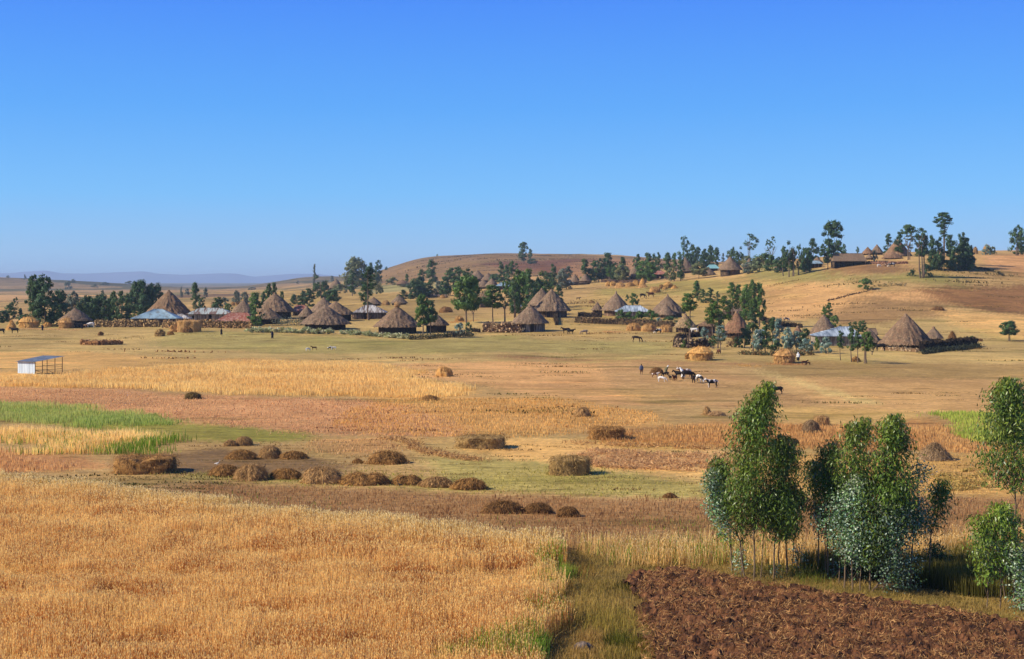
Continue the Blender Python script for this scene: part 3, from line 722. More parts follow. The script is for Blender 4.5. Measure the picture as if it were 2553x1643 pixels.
# kind, u, v base, v top, width, v crown bottom, tone, label, group, extra
TL = [
 ('oval',6,806,776,30,804,'deep','dark low tree cut by the left edge of the picture',GV),
 ('slender',25,803,754,24,795,'dark','small dark pointed tree near the left edge, left of the tall clump',GV),
 ('sparse',38,790,743,14,765,'dark','wispy thin tree left of the tall clump at the left',GV),
 ('conic',51,803,767,17,800,'dark','small cone-shaped tree at the foot of the tall left clump',GV),
 ('multi',82,812,686,42,790,'dark','left stem group of the tall tree clump at the left',GV),
 ('slender',113,814,683,48,800,'deep','tallest dark eucalyptus of the clump at the left',GV),
 ('oval',146,812,727,40,775,'deep','dark tree leaning out on the right of the tall left clump',GV),
 ('slender',148,814,760,18,808,'dark','narrow tree in front of the tall left clump, left of the first round hut',GV),
 ('multi',182,800,722,38,792,'pale','greyish tree standing behind the leftmost round hut',GV),
 ('round',219,802,742,44,798,'deep','low broad dark tree right of the leftmost round hut',GV),
 ('round',253,802,738,46,797,'deep','low broad dark tree behind the left stone wall',GV),
 ('slender',281,802,726,22,795,'dark','slim dark tree in the middle of the grove behind the left stone wall',GV),
 ('multi',300,803,724,34,797,'dark','eucalyptus clump in the grove behind the left stone wall',GV),
 ('slender',256,768,722,12,760,'pale','small pale distant tree seen above the left grove',GV),
 ('round',348,788,703,52,768,'deep','big dark round-topped tree left of the largest thatched hut',GV),
 ('umbrella',384,787,711,50,745,'deep','dark tree with a flat overhanging top touching the largest thatched hut',GV),
 ('conic',325,797,745,34,800,'dark','bushy tree under the big dark round-topped tree',GV),
 ('slender',487,782,706,20,745,'dark','tall slim tree between the largest hut and the long tin house',GV),
 ('oval',502,780,742,16,774,'dark','small tree right behind the long tin house, beside the tall slim one',GV),
 ('multi',536,785,741,36,780,'dark','bushy tree behind the left end of the rusty tin roof',GV),
 ('oval',569,782,758,18,780,'green','small green tree behind the rusty red tin roof',GV),
 ('slender',512,746,718,10,742,'pale','tiny pale tree far out on the left plain',GV),
 ('umbrella',589,762,727,20,738,'pale','far flat-topped tree above the small straw stacks',GV),
 ('oval',610,766,729,18,755,'pale','far round tree above the small straw stacks',GV),
 ('slender',637,812,729,34,796,'green','green tree in front of the hut behind the rusty tin roof',GV),
 ('slender',669,790,708,18,748,'dark','left top of the pair of trees behind the broad thatched hut',GV),
 ('slender',683,790,706,16,748,'dark','right top of the pair of trees behind the broad thatched hut',GV),
 ('slender',656,775,727,13,760,'dark','low tree peeping over the left of the broad thatched hut',GV),
 ('oval',703,780,729,13,760,'dark','small tree behind the right slope of the broad thatched hut',GV),
 ('conic',733,765,735,26,763,'deep','low dark conical tree, leftmost of the dark thicket in mid village',GV),
 ('multi',752,765,726,28,763,'deep','dark eucalyptus in the middle of the thicket in mid village',GV),
 ('slender',772,766,721,26,764,'deep','tallest dark tree of the thicket in mid village',GV),
 ('slender',784,728,659,8,698,'pale','single pole-like tree rising against the sky above the far hill',GH),
 ('multi',800,746,685,36,735,'dark','dark eucalyptus pair right below the pole-like tree',GV),
 ('round',826,765,724,38,752,'dark','round tree on a short trunk behind the twin-peaked huts',GV),
 ('slender',828,702,687,10,701,'pale','tiny grey-blue tree on the far hill crest',GH),
 ('bush',848,734,712,40,732,'olive','olive bushes below the small far hut',GB_),
 ('round',886,722,648,60,708,'olive','big round pale-topped tree against the sky left of the brown hill',GH),
 ('slender',878,738,673,20,718,'dark','dark narrow tree in front of the big round pale-topped tree',GV),
 ('slender',920,800,667,34,722,'deep','very tall thin-trunked tree beside the striped tin roof',GV),
 ('slender',912,790,702,28,760,'dark','lower leafy tree beside the very tall thin-trunked tree',GV),
 ('slender',925,708,655,16,700,'dark','left of the two dark trees at the left end of the brown hill',GH),
 ('multi',943,708,650,24,692,'dark','right of the two dark trees at the left end of the brown hill',GH),
 ('bush',938,736,702,30,734,'olive','olive shrubs above the very tall tree\'s neighbour hut',GB_),
 ('bush',963,674,666,8,674,'dark','tiny bush on the left shoulder of the brown hill',GB_),
 ('bush',978,712,693,34,711,'olive','grey-green thicket left of the little brown roof on the slope',GB_),
 ('slender',1015,712,685,9,708,'dark','small pointed tree at the left of the mid-slope grove',GV),
 ('conic',1006,744,721,32,743,'deep','dark low tree at the front left of the mid-slope grove',GV),
 ('multi',1035,744,686,42,742,'deep','broad dark eucalyptus clump of the mid-slope grove',GV),
 ('slender',1052,728,673,20,700,'dark','tree behind the broad dark clump of the mid-slope grove',GV),
 ('slender',1077,712,646,26,696,'dark','tall leafy tree standing up in front of the brown hill',GV),
 ('oval',1066,740,704,28,738,'dark','round dark tree above the small turquoise fence',GV),
 ('oval',1094,738,700,22,736,'pale','grey leafy tree right of the small turquoise fence',GV),
 ('slender',1122,735,668,26,722,'dark','left tree of the dark trio behind the big lone tree',GV),
 ('slender',1143,735,663,28,722,'dark','middle tree of the dark trio behind the big lone tree',GV),
 ('slender',1162,735,669,26,720,'dark','right tree of the dark trio behind the big lone tree',GV),
 ('round',1163,806,689,66,772,'green','big lone tree with a pale forked trunk in the village centre',GV),
 ('bush',1176,690,676,12,690,'dark','small bush left of the clustered slope huts',GB_),
 ('bush',1090,634,629,5,634,'dark','speck of a bush on the crest of the brown hill',GB_),
 ('umbrella',1306,656,605,28,622,'dark','umbrella-topped tree alone on the crest of the brown hill',GH),
 ('oval',1303,656,622,20,650,'dark','leafy lower tree under the umbrella-topped one on the crest',GH),
 ('slender',1322,656,622,12,650,'dark','small leaning tree right of the umbrella-topped one on the crest',GH),
 ('bush',1326,658,645,28,658,'deep','low dark bushes at the foot of the umbrella-topped tree',GB_),
 ('slender',1250,712,654,16,702,'dark','left tall tree behind the blue tin roof on the slope',GV),
 ('slender',1263,712,663,16,704,'dark','shorter middle tree behind the blue tin roof on the slope',GV),
 ('slender',1275,714,653,18,704,'dark','right tall tree behind the blue tin roof on the slope',GV),
 ('sparse',1288,712,657,12,680,'dark','wispy tree right of the blue tin roof on the slope',GV),
 ('oval',1235,706,685,30,705,'dark','dark low tree between the clustered slope huts and the blue tin roof',GV),
 ('oval',1229,803,712,44,768,'green','bushy green tree right of the big lone tree',GV),
 ('sparse',1259,803,702,28,765,'green','thin pale-trunked tree with a narrow crown right of the bushy green one',GV),
 ('sparse',1180,804,745,20,775,'green','slim sapling beside the trunk of the big lone tree',GV),
 ('slender',1282,792,700,20,752,'dark','tall tree over the little blue lean-to roof',GV),
 ('multi',1297,790,674,50,756,'green','large green tree behind the plank-walled round hut',GV),
 ('slender',1318,775,673,26,750,'green','upright tree between the large green tree and the twin huts',GV),
 ('multi',1349,768,674,52,740,'green','broad green tree rising behind the twin thatched huts',GV),
 ('oval',1318,782,742,24,778,'dark','small dark tree just left of the twin thatched huts',GV),
 ('slender',1380,722,657,16,705,'dark','narrow tree at the left of the grey grove on the slope',GV),
 ('multi',1402,722,662,42,712,'pale','wide greyish grove tree on the slope above the twin huts',GV),
 ('slender',1393,762,712,18,750,'dark','dark tree touching the right side of the twin huts',GV),
 ('oval',1054,842,739,32,815,'green','taller stem of the bright green tree in front of the straw-ball hut',GV),
 ('oval',1073,842,750,30,808,'dark','shorter stem of the bright green tree in front of the straw-ball hut',GV),
 ('bush',1146,832,804,24,831,'silver','grey-green shrub at the foot of the big lone tree',GB_),
 ('bush',1168,832,802,20,830,'dark','dark shrub right of the grey-green one at the foot of the lone tree',GB_),
 ('bush',1418,692,680,14,692,'dark','small bush by the paired cone huts on the slope',GB_),
 ('slender',1458,705,645,22,688,'dark','tall dark tree right behind the paired cone huts',GV),
 ('slender',1481,702,647,20,695,'dark','dark tree left of the tall leaning pair above the red roofs',GV),
 ('multi',1497,702,643,26,680,'deep','thick dark tree above the left end of the red roofs',GV),
 ('oval',1516,700,631,28,665,'deep','tallest tree over the red tin roofs',GV),
 ('slender',1519,706,660,14,690,'green','thin trunked tree in front of the red tin roofs',GV),
 ('conic',1553,698,640,30,668,'dark','dark peaked tree behind the olive round bush',GV),
 ('round',1552,702,660,34,692,'olive','olive round tree between the red roofs and the steep hut',GV),
 ('oval',1544,702,672,20,698,'deep','small dark tree in front of the olive round tree',GV),
 ('multi',1590,690,633,20,655,'dark','dark tree top above the steep hut by the straw stacks',GV),
 ('slender',1616,700,631,22,670,'dark','tall dark tree right of the steep hut by the straw stacks',GV),
 ('oval',1605,700,650,40,698,'green','bulky green tree right beside the steep hut',GV),
 ('oval',1622,702,655,26,698,'green','green tree left of the verandah house',GV),
 ('slender',1631,690,630,14,664,'dark','left of two narrow tree tops above the verandah house',GV),
 ('slender',1642,690,629,13,662,'dark','right of two narrow tree tops above the verandah house',GV),
 ('slender',1663,700,632,20,668,'dark','left tree of the row in front of the broad upper hut',GV),
 ('slender',1681,702,633,14,690,'green','slim middle tree of the row in front of the broad upper hut',GV),
 ('slender',1697,702,641,18,685,'dark','right tree of the row in front of the broad upper hut',GV),
 ('sparse',1671,704,668,20,698,'olive','pale scrubby saplings under the row by the broad upper hut',GV),
 ('sparse',1706,668,593,30,650,'dark','tall open-crowned tree on the skyline left of centre right',GH),
 ('oval',1728,666,612,22,652,'dark','rounded tree beside the tall open-crowned skyline tree',GH),
 ('slender',1741,664,616,16,655,'dark','bluish narrow tree between the skyline pair and the dense row',GH),
 ('slender',1757,668,621,20,662,'deep','left tree of the dense skyline row',GH),
 ('slender',1773,668,614,20,662,'deep','tallest pointed tree of the dense skyline row',GH),
 ('slender',1786,668,617,18,662,'deep','right tree of the dense skyline row',GH),
 ('round',1742,696,659,38,686,'olive','round olive tree on a short dark trunk on the slope',GV),
 ('slender',1803,652,626,8,648,'pale','tiny thin tree left of the double grove on the skyline',GH),
 ('multi',1822,664,614,24,652,'dark','left half of the double grove behind the upper big hut',GH),
 ('multi',1842,664,613,24,654,'dark','right half of the double grove behind the upper big hut',GH),
 ('oval',1862,672,640,28,668,'olive','grey-green shrub thicket right of the upper big hut',GB_),
 ('sparse',1873,662,583,36,624,'dark','tall double-stemmed tree above the scrub on the skyline',GH),
 ('sparse',1915,660,597,14,626,'dark','left stem of the wispy twin trees on the skyline',GH),
 ('sparse',1926,660,590,16,624,'dark','right stem of the wispy twin trees on the skyline',GH),
 ('bush',1894,680,645,48,679,'olive','large grey-green scrub mass below the tall double-stemmed tree',GB_),
 ('bush',1925,676,640,38,675,'dark','dark scrub mass below the wispy twin trees',GB_),
 ('bush',1868,684,655,40,683,'pale','pale scrub at the right of the upper big hut',GB_),
 ('slender',1953,688,612,18,668,'dark','dark stem on the left of the big dark skyline tree',GH),
 ('multi',1971,690,600,34,672,'deep','big dark tree on bare trunks where the scrub ends',GH),
 ('sparse',1991,686,609,16,640,'dark','thin side tree right of the big dark skyline tree',GH),
 ('round',2010,680,622,34,668,'deep','dense round dark tree left of the blue-skirted hut',GH),
 ('slender',2027,660,595,28,652,'deep','dense upright tree above the blue-skirted hut',GH),
 ('umbrella',2078,668,553,58,592,'deep','tall ragged spreading tree towering over the long thatched shed',GH),
 ('oval',2064,672,597,36,655,'deep','dark bushy tree under the ragged spreading tree',GH),
 ('oval',2088,660,600,24,640,'dark','right-hand companion bush under the ragged spreading tree',GH),
 ('slender',2105,650,606,12,636,'dark','small narrow tree at the left end of the long thatched shed',GH),
 ('bush',2138,636,617,9,632,'dark','lone tiny tree above the long thatched shed',GH),
 ('bush',2181,654,624,14,652,'pale','pale bush beside the small hilltop hut',GB_),
 ('slender',2214,636,584,20,622,'deep','dark pointed tree just left of the hilltop hut',GH),
 ('slender',2242,640,578,22,614,'deep','dark narrow tree behind the peak of the hilltop hut',GH),
 ('umbrella',2264,650,563,44,586,'dark','arching round-topped tree behind the hilltop hut',GH),
 ('sparse',2268,648,585,30,620,'pale','pale leafy middle of the arching tree behind the hilltop hut',GH),
 ('multi',2298,692,568,40,638,'deep','big dark tree on tall pale trunks right of the hilltop hut',GH),
 ('oval',2351,660,531,40,567,'deep','tallest skyline tree with a round head on a long trunk',GH),
 ('slender',2353,660,562,18,592,'dark','leafy neck under the head of the tallest skyline tree',GH),
 ('slender',2325,672,588,22,650,'deep','left edge tree of the dark hilltop wood',GH),
 ('slender',2341,672,592,22,655,'deep','second tree from the left in the dark hilltop wood',GH),
 ('slender',2368,672,587,26,640,'deep','tree on tall pale trunks in the middle of the dark hilltop wood',GH),
 ('multi',2393,668,580,34,664,'deep','peak of the dark hilltop wood',GH),
 ('slender',2409,668,594,22,664,'deep','right shoulder tree of the dark hilltop wood',GH),
 ('conic',2422,668,612,24,666,'deep','last low tree at the right end of the dark hilltop wood',GH),
 ('bush',2350,674,640,44,673,'deep','dark undergrowth at the left foot of the hilltop wood',GB_),
 ('bush',2395,672,636,60,671,'deep','dark undergrowth at the right foot of the hilltop wood',GB_),
 ('bush',2461,636,612,24,635,'silver','grey bush in front of the skyline haystack at the right',GB_),
 ('bush',2475,636,616,18,635,'olive','olive bush right of the skyline haystack at the right',GB_),
 ('multi',2538,640,561,40,626,'dark','dark tree on the skyline at the right edge',GH),
 ('bush',2158,724,697,33,722,'green','round green shrub alone on the right slope',GB_),
 ('bush',2273,688,672,18,687,'deep','dark shrub left of the big tree on tall pale trunks',GB_),
 ('conic',1737,752,699,28,748,'green','cone-shaped green tree on the slope above the thatch shelter',GV),
 ('slender',1753,756,722,15,752,'dark','small dark tree right of the cone-shaped green tree',GV),
 ('slender',1771,756,718,20,752,'dark','middle small tree of the three on the slope',GV),
 ('slender',1789,756,727,10,750,'dark','rightmost thin one of the three small trees on the slope',GV),
 ('bush',1581,762,732,25,760,'green','leafy shrub between the two middle thatched huts',GB_),
 ('bush',1564,752,736,10,751,'dark','little shrub left of the leafy one between the two middle huts',GB_),
 ('oval',1717,866,731,36,776,'green','slim long-trunked tree with a ball crown over the thatch shelter',GV),
 ('multi',1779,870,750,40,808,'green','tree on a long grey trunk with a bushy green crown left of the orange-tipped hut',GV),
 ('slender',1806,850,738,30,802,'green','green upright tree behind the one on the long grey trunk',GV),
 ('slender',1795,856,782,22,835,'deep','dark lower foliage tree left of the orange-tipped hut',GV),
 ('slender',1825,800,707,22,765,'green','left stem of the tall green clump above the orange-tipped hut',GV),
 ('slender',1840,800,712,20,772,'green','second stem of the tall green clump above the orange-tipped hut',GV),
 ('multi',1860,805,697,42,782,'green','thick main crown of the tall green clump above the orange-tipped hut',GV),
 ('slender',1878,815,699,18,770,'green','narrow stem right of the main crown of the tall green clump',GV),
 ('oval',1893,815,709,26,765,'green','rightmost round head of the tall green clump',GV),
 ('slender',1878,876,757,26,825,'dark','tall narrow tree on a thin trunk at the right side of the orange-tipped hut',GV),
 ('slender',2066,800,754,18,796,'green','tree behind the peak of the hut left of the white tin roof',GV),
 ('slender',2054,800,764,11,796,'green','smaller tree just left of the one behind that hut peak',GV),
 ('bush',2081,815,787,24,814,'green','green bush on the slope behind the white tin roof hut',GB_),
 ('slender',2119,826,803,11,824,'dark','first small tree behind the white tin roof',GV),
 ('slender',2131,828,801,12,826,'dark','second small tree behind the white tin roof',GV),
 ('oval',2150,828,800,20,826,'dark','third and widest small tree behind the white tin roof',GV),
 ('round',2514,850,800,40,834,'dark','lone round-headed tree on thin stems at the far right',GV),
 ('bush',2422,852,839,16,851,'green','little green bush at the end of the dark hedge at the right',GB_),
 ('bush',1546,806,773,28,805,'green','leftmost green bush of the row in front of the pale tin roof',GB_),
 ('bush',1570,806,778,28,805,'green','second green bush of the row in front of the pale tin roof',GB_),
 ('bush',1596,808,777,30,807,'green','middle green bush of the row in front of the pale tin roof',GB_),
 ('bush',1624,808,774,32,807,'green','tallest green bush of the row in front of the pale tin roof',GB_),
 ('bush',1642,810,792,18,809,'silver','grey-green bush at the right end of the row before the pale tin roof',GB_),
 ('bush',1672,806,788,36,805,'dark','low green shrubs at the foot of the hut right of the pale tin roof',GB_),
 # compound edge, lower right of the village
 ('bush',1756,850,817,22,848,'silver','grey-blue sapling bush above the stone pen',GS),
 ('sparse',1796,880,812,30,850,'silver','silvery eucalyptus sapling right of the stone pen',GS),
 ('oval',1780,872,838,20,862,'dark','dark green sapling inside the right end of the stone pen',GS),
 ('bush',1705,868,848,12,867,'green','small bright bush in front of the stone pen',GS),
 ('sparse',1716,868,796,18,818,'green','thin crown sapling low on the slim trunk by the thatch shelter',GS),
 ('bush',1857,868,820,42,866,'deep','large dark bush under the orange-tipped hut',GS),
 ('bush',1830,866,840,30,865,'brown','brownish shrub left of the large dark bush',GS),
 ('oval',1890,880,822,24,872,'silver','first silvery young tree right of the large dark bush',GS),
 ('slender',1908,880,800,24,868,'dark','green young tree between the silvery ones',GS),
 ('slender',1925,872,791,22,850,'deep','dark pointed young tree in the middle of the sapling belt',GS),
 ('slender',1941,874,794,24,862,'silver','tall silvery young tree in the middle of the sapling belt',GS),
 ('bush',1935,884,852,34,882,'deep','dark brown-green bush behind the right-hand haystack',GS),
 ('oval',1966,878,817,26,868,'silver','silvery round young tree above the right-hand haystack',GS),
 ('oval',1986,878,826,18,866,'silver','small silvery young tree right of the round one',GS),
 ('multi',2007,878,819,36,868,'dark','green topped young tree at the left eave of the white-roof hut',GS),
 ('bush',2012,880,846,40,876,'silver','low silvery foliage under the green topped young tree',GS),
 ('bush',2036,874,842,16,872,'bright','bright yellow-green bush left of the white tin roof house',GS),
 ('bush',2060,882,843,36,880,'silver','rounded silver-grey bush in front of the white tin roof house',GS),
 ('slender',2096,900,826,16,870,'dark','first thin-stemmed young tree before the white tin roof',GS),
 ('slender',2123,905,819,18,876,'dark','second thin-stemmed young tree before the white tin roof',GS),
 ('slender',2138,906,823,14,872,'dark','third thin-stemmed young tree before the white tin roof',GS),
 ('oval',2162,908,829,28,876,'green','green round-headed young tree on thin stems before the big right hut',GS),
 ('sparse',2174,886,862,10,880,'dark','scrawny sapling right of the green round-headed one',GS),
 # distant scattered trees
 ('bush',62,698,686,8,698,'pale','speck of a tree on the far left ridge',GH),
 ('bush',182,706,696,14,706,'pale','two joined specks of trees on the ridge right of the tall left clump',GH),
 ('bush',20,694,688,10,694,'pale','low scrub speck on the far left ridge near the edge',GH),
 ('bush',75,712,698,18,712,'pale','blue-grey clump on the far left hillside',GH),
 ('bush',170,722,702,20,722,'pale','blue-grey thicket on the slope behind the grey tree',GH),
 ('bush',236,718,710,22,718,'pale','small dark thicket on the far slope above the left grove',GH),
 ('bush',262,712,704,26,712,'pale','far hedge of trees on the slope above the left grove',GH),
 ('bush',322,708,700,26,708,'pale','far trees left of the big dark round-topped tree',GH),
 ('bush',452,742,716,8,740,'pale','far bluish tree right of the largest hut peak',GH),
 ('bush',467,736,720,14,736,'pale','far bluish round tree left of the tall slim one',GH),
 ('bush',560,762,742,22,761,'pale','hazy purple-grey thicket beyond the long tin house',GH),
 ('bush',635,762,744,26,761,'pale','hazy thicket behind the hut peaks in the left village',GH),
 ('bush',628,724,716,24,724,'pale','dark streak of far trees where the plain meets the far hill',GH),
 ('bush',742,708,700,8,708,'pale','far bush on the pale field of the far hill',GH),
]
TL += [
 ('multi',205,804,736,30,800,'deep','dark tree filling the gap behind the leftmost round hut on its right',GV),('oval',236,803,745,30,800,'dark','middle low tree of the grove behind the left stone wall',GV),
 ('oval',268,803,744,28,800,'deep','bushy low tree right of the middle in the left grove',GV),('slender',316,802,730,24,799,'dark','tree between the eucalyptus clump and the big round-topped tree',GV),
 ('oval',358,792,738,30,790,'deep','low dense tree under the flat overhanging top, against the largest hut',GV),('slender',97,812,700,30,800,'dark','middle stem filling the tall tree clump at the left',GV),
 ('bush',62,812,784,40,811,'deep','dark undergrowth at the foot of the tall left clump',GB_),('bush',130,812,780,44,811,'deep','dark undergrowth right of the tall left clump',GB_),
 ('multi',1050,742,700,34,740,'deep','dark tree linking the broad clump and the turquoise fence',GV),('oval',1110,738,690,26,736,'dark','low tree between the grey leafy tree and the dark trio',GV),
 ('multi',1330,772,690,40,752,'deep','dark tree filling the gap left of the twin huts\' peaks',GV),('oval',1302,712,680,30,710,'dark','leafy tree behind the large green tree in mid village',GV),
 ('oval',1272,745,705,26,744,'dark','low dark tree below the blue tin roof on the slope',GV),('multi',1372,715,676,34,712,'dark','bushy tree joining the narrow tree and the grey grove',GV),
 ('oval',1470,704,668,24,702,'dark','low dark tree between the paired cone huts and the red roofs',GV),('multi',1534,700,655,28,696,'dark','dark bushy tree behind the bluish end roof',GV),
 ('oval',1716,668,632,26,666,'deep','low dense tree under the tall open-crowned skyline tree',GH),('multi',1766,668,628,44,667,'deep','dark mass at the foot of the dense skyline row',GH),
 ('bush',1905,668,634,60,668,'dark','dark scrub along the skyline between the wispy trees',GB_),('multi',1948,680,640,40,678,'deep','low dark tree at the left foot of the big dark skyline tree',GH),
 ('multi',2335,674,605,34,672,'deep','dense left part of the dark hilltop wood',GH),('multi',2378,674,600,40,672,'deep','dense middle part of the dark hilltop wood',GH),('oval',2410,672,616,36,671,'deep','dense right part of the dark hilltop wood',GH),
 ('bush',2310,690,660,30,689,'deep','shrub at the right foot of the big tree on tall pale trunks',GB_),
]
for e in TL:
    k = dict(zip(('kind','u','vb','vt','wpx','vcb','tone','label','group'), e))
    far = k['u'] < 800 and k['vb'] < 765 and k['tone'] == 'pale'
    if k['kind'] == 'bush': k['cat'] = 'bush'
    if k['label'].startswith(('tall double',)): k['multi'] = 2
    if 'bare trunks' in k['label'] or 'tall pale trunks' in k['label'] or 'thin stems' in k['label']: k['multi'] = 3
    if k['kind'] == 'multi' and 'multi' not in k: k['multi'] = 2
    tree(**k)

# ---------------------------------------------------------------- foreground eucalyptus group
LG = leafmat('eucalyptus_leaf', lin(98,120,38), .18, rough=.42, spec=.4)
LS = leafmat('juvenile_leaf', lin(160,178,150), .2, rough=.45, spec=.4)
BK2 = surf('young_bark', lin(128,108,84), lin(92,74,56), 8, stretch=(1, 1, .15), bump=.01, usecol=True)
def fg_tree(ub, vb, prof, label, silver=0.0, dark=1.0, name='eucalyptus_tree', dens=430, trunk=.045, lean_top=None, group='young eucalyptus trees beside the ploughed plot', seed=None, bend=.1):
    p, d = at(ub, vb); s = d / F
    r = np.random.default_rng(int(ub * 3 + vb)); t = empty(name, p, 0, label, 'tree', group)
    prof = sorted(prof, key=lambda q: -q[0])                      # bottom first (v large)
    hz_ = np.array([(vb - q[0]) * s for q in prof]); xl = np.array([((q[1] + q[2]) / 2 - (q[2] - q[1]) * .59 - 2 - ub) * s for q in prof]); xr = np.array([((q[1] + q[2]) / 2 + (q[2] - q[1]) * .59 + 2 - ub) * s for q in prof])
    z0, z1 = hz_[0], hz_[-1]; area = np.trapezoid(xr - xl, hz_) if hasattr(np, 'trapezoid') else np.trapz(xr - xl, hz_)
    # trunk
    H = z1 * .985; zs = np.linspace(-.1, H, 12)
    cx = np.interp(zs, [0, z0] + list(hz_[1:]), [0, (xl[0] + xr[0]) / 2 * .35] + list(((xl + xr) / 2)[1:]))
    cx[0] = 0; cx = np.convolve(np.pad(cx, 1, mode='edge'), [.25, .5, .25], 'valid'); cx[0] = 0
    cy = np.cumsum(r.normal(size=12)) * .03; cy[0] = 0; jx = np.cumsum(r.normal(size=12)) * .02; jx[0] = 0
    TP = np.stack([cx + jx, cy, zs], 1)
    mb = MB(); tube(mb, TP, np.interp(zs, [0, H], [trunk, .008]), 8)
    nb = max(8, int(area * 4.2)); shoots = []
    for k in range(nb):
        zt = z0 + (z1 - z0) * r.uniform(0, 1) ** .9
        if k < 4: zt = z1 - (z1 - z0) * (.02, .06, .11, .17)[k]
        a = r.uniform(0, 2 * math.pi)
        l, rr = np.interp(zt, hz_, xl), np.interp(zt, hz_, xr); c = (l + rr) / 2; hw = (rr - l) / 2
        q = r.uniform(.15, .93) ** .6
        end = np.array([c + hw * q * 1.08 * math.cos(a), hw * .9 * q * math.sin(a), zt])
        zb = max(.3 * z0, zt - (abs(end[0] - c) + .5) * r.uniform(.8, 1.5))
        b = np.array([np.interp(zb, zs, TP[:, 0]), np.interp(zb, zs, TP[:, 1]), zb])
        m = b * .45 + end * .55 - [0, 0, .08]
        tube(mb, [b, m, end], [.013, .008, .003], 5)
        shoots.append((b, m, end, hw))
    mb.build('trunk', BK2, t)
    n = int(area * dens * 2.3); P = []; Ld = []; Nn = []; C = []
    per = max(20, n // len(shoots))
    for (b, m, end, hw) in shoots:
        k = per; q = r.uniform(0.25, 1.1, k)[:, None] ** .7
        base = np.where(q < .55, b + (m - b) * q / .55, m + (end - m) * (q - .55) / .45)
        rad = .22 + .13 * hw
        pt = base + r.normal(size=(k, 3)) * [rad, rad, rad * 1.15]
        P.append(pt)
        outw = unit(np.stack([pt[:, 0] - np.interp(pt[:, 2], zs, TP[:, 0]), pt[:, 1], 0.35 + 0 * pt[:, 0]], 1))
        if silver > .5:
            Ld.append(unit(r.normal(size=(k, 3)) * .8 + unit(end - b) * .8)); Nn.append(unit(r.normal(size=(k, 3)) * .8 + outw * .8 + [0, 0, .3]))
        else:
            Ld.append(unit(r.normal(size=(k, 3)) * .45 + outw * .25 + [0, 0, -1.0])); Nn.append(unit(r.normal(size=(k, 3)) * .75 + outw * .9))
        kk = r.uniform(.6, 1.45); hu = r.normal() * .08
        young = np.clip((pt[:, 2] - z0) / (z1 - z0 + .01) - .75, 0, 1)[:, None] * 2.2
        C.append(dark * (np.array([1 + hu + .12 * (r.uniform() < .3), 1, 1 - hu * .5]) * kk * r.uniform(.65, 1.35, (k, 1)) * (1 + young * np.array([.35, .05, -.1]))))
    P = np.concatenate(P); Ld = np.concatenate(Ld); Nn = np.concatenate(Nn); C = np.concatenate(C)
    if silver > .5: C = np.where((r.uniform(size=len(C)) < .68)[:, None], C * [.33, .48, .22], C * 1.05)
    hwl = np.clip((np.interp(P[:, 2], hz_, xr) - np.interp(P[:, 2], hz_, xl)) * .5, .1, 1); wv = lambda q: .9 * hwl * (vnoise(P[:, 2] * 1.3 + q, P[:, 2] * 0 + ub) - .5)
    lim = np.interp(P[:, 2], hz_, xl) - .30 - np.abs(wv(3)), np.interp(P[:, 2], hz_, xr) + .30 + np.abs(wv(9))
    k = (P[:, 0] > lim[0] + np.abs(r.normal(size=len(P))) * .22) & (P[:, 0] < lim[1] - np.abs(r.normal(size=len(P))) * .22) & (P[:, 2] > z0 - .5) & (P[:, 2] < z1 + .12)
    P, Ld, Nn, C = P[k], Ld[k], Nn[k], C[k]
    mb = MB()
    if silver > .5: leaves(mb, P, Nn, r.uniform(.08, .15, len(P)), .6, C, Ld, r=r)
    else: leaves(mb, P, Nn, r.uniform(.14, .27, len(P)), .27, C, Ld, r=r)
    mb.build('crown', LS if silver > .5 else LG, t)
    return t
fg_tree(1880,1450,[(958,1911,1918),(982,1891,1928),(1026,1854,1930),(1073,1837,1924),(1126,1817,1926),(1191,1804,1922),(1256,1813,1920),(1305,1843,1909)],'tallest green eucalyptus of the left cluster, its tip bent right')
fg_tree(1928,1450,[(1090,1950,1961),(1104,1935,1978),(1147,1913,1991),(1213,1904,2000),(1278,1900,2004),(1325,1893,1975)],'second tall eucalyptus right of the tallest one in the left cluster', dark=.85)
fg_tree(1826,1428,[(1147,1787,1795),(1174,1776,1813),(1213,1776,1830),(1269,1780,1830),(1300,1790,1838),(1332,1796,1824)],'lower green tree on the left flank of the left cluster')
fg_tree(1858,1445,[(1172,1772,1786),(1200,1763,1792),(1240,1757,1795),(1275,1758,1800),(1300,1786,1835),(1322,1800,1835)],'silver-leaved sapling at the far left of the left cluster', silver=1, name='silver_sapling')
fg_tree(1848,1440,[(1262,1836,1862),(1290,1828,1868),(1330,1838,1858)],'thin stemmed sapling with a small crown, second stem from the left', dens=300, trunk=.03)
fg_tree(1896,1449,[(1235,1882,1916),(1280,1875,1925),(1335,1885,1915)],'thin sapling just right of the tallest trunk', dark=.7, dens=300, trunk=.03)
fg_tree(1939,1422,[(1215,1925,1958),(1270,1918,1965),(1330,1925,1955)],'dark slender sapling behind the second tall trunk', dark=.6, dens=320, trunk=.035)
fg_tree(1961,1431,[(1205,1950,1988),(1262,1945,1998),(1322,1950,1980)],'dark trunked sapling near the right of the left cluster', dark=.65, dens=340, trunk=.05)
fg_tree(1974,1412,[(1225,1968,2002),(1275,1962,2008),(1312,1968,1992)],'last thin sapling on the right of the left cluster', dark=.8, dens=300, trunk=.03)
fg_tree(2040,1425,[(1154,2018,2032),(1185,2009,2048),(1240,2009,2050),(1275,2016,2044)],'dark brownish tree in the gap between the two clusters', dark=.5, dens=420)
fg_tree(2065,1443,[(1102,2074,2086),(1117,2046,2092),(1156,2037,2100),(1213,2042,2102),(1255,2052,2091)],'green tree on the left of the right-hand cluster', dark=.95)
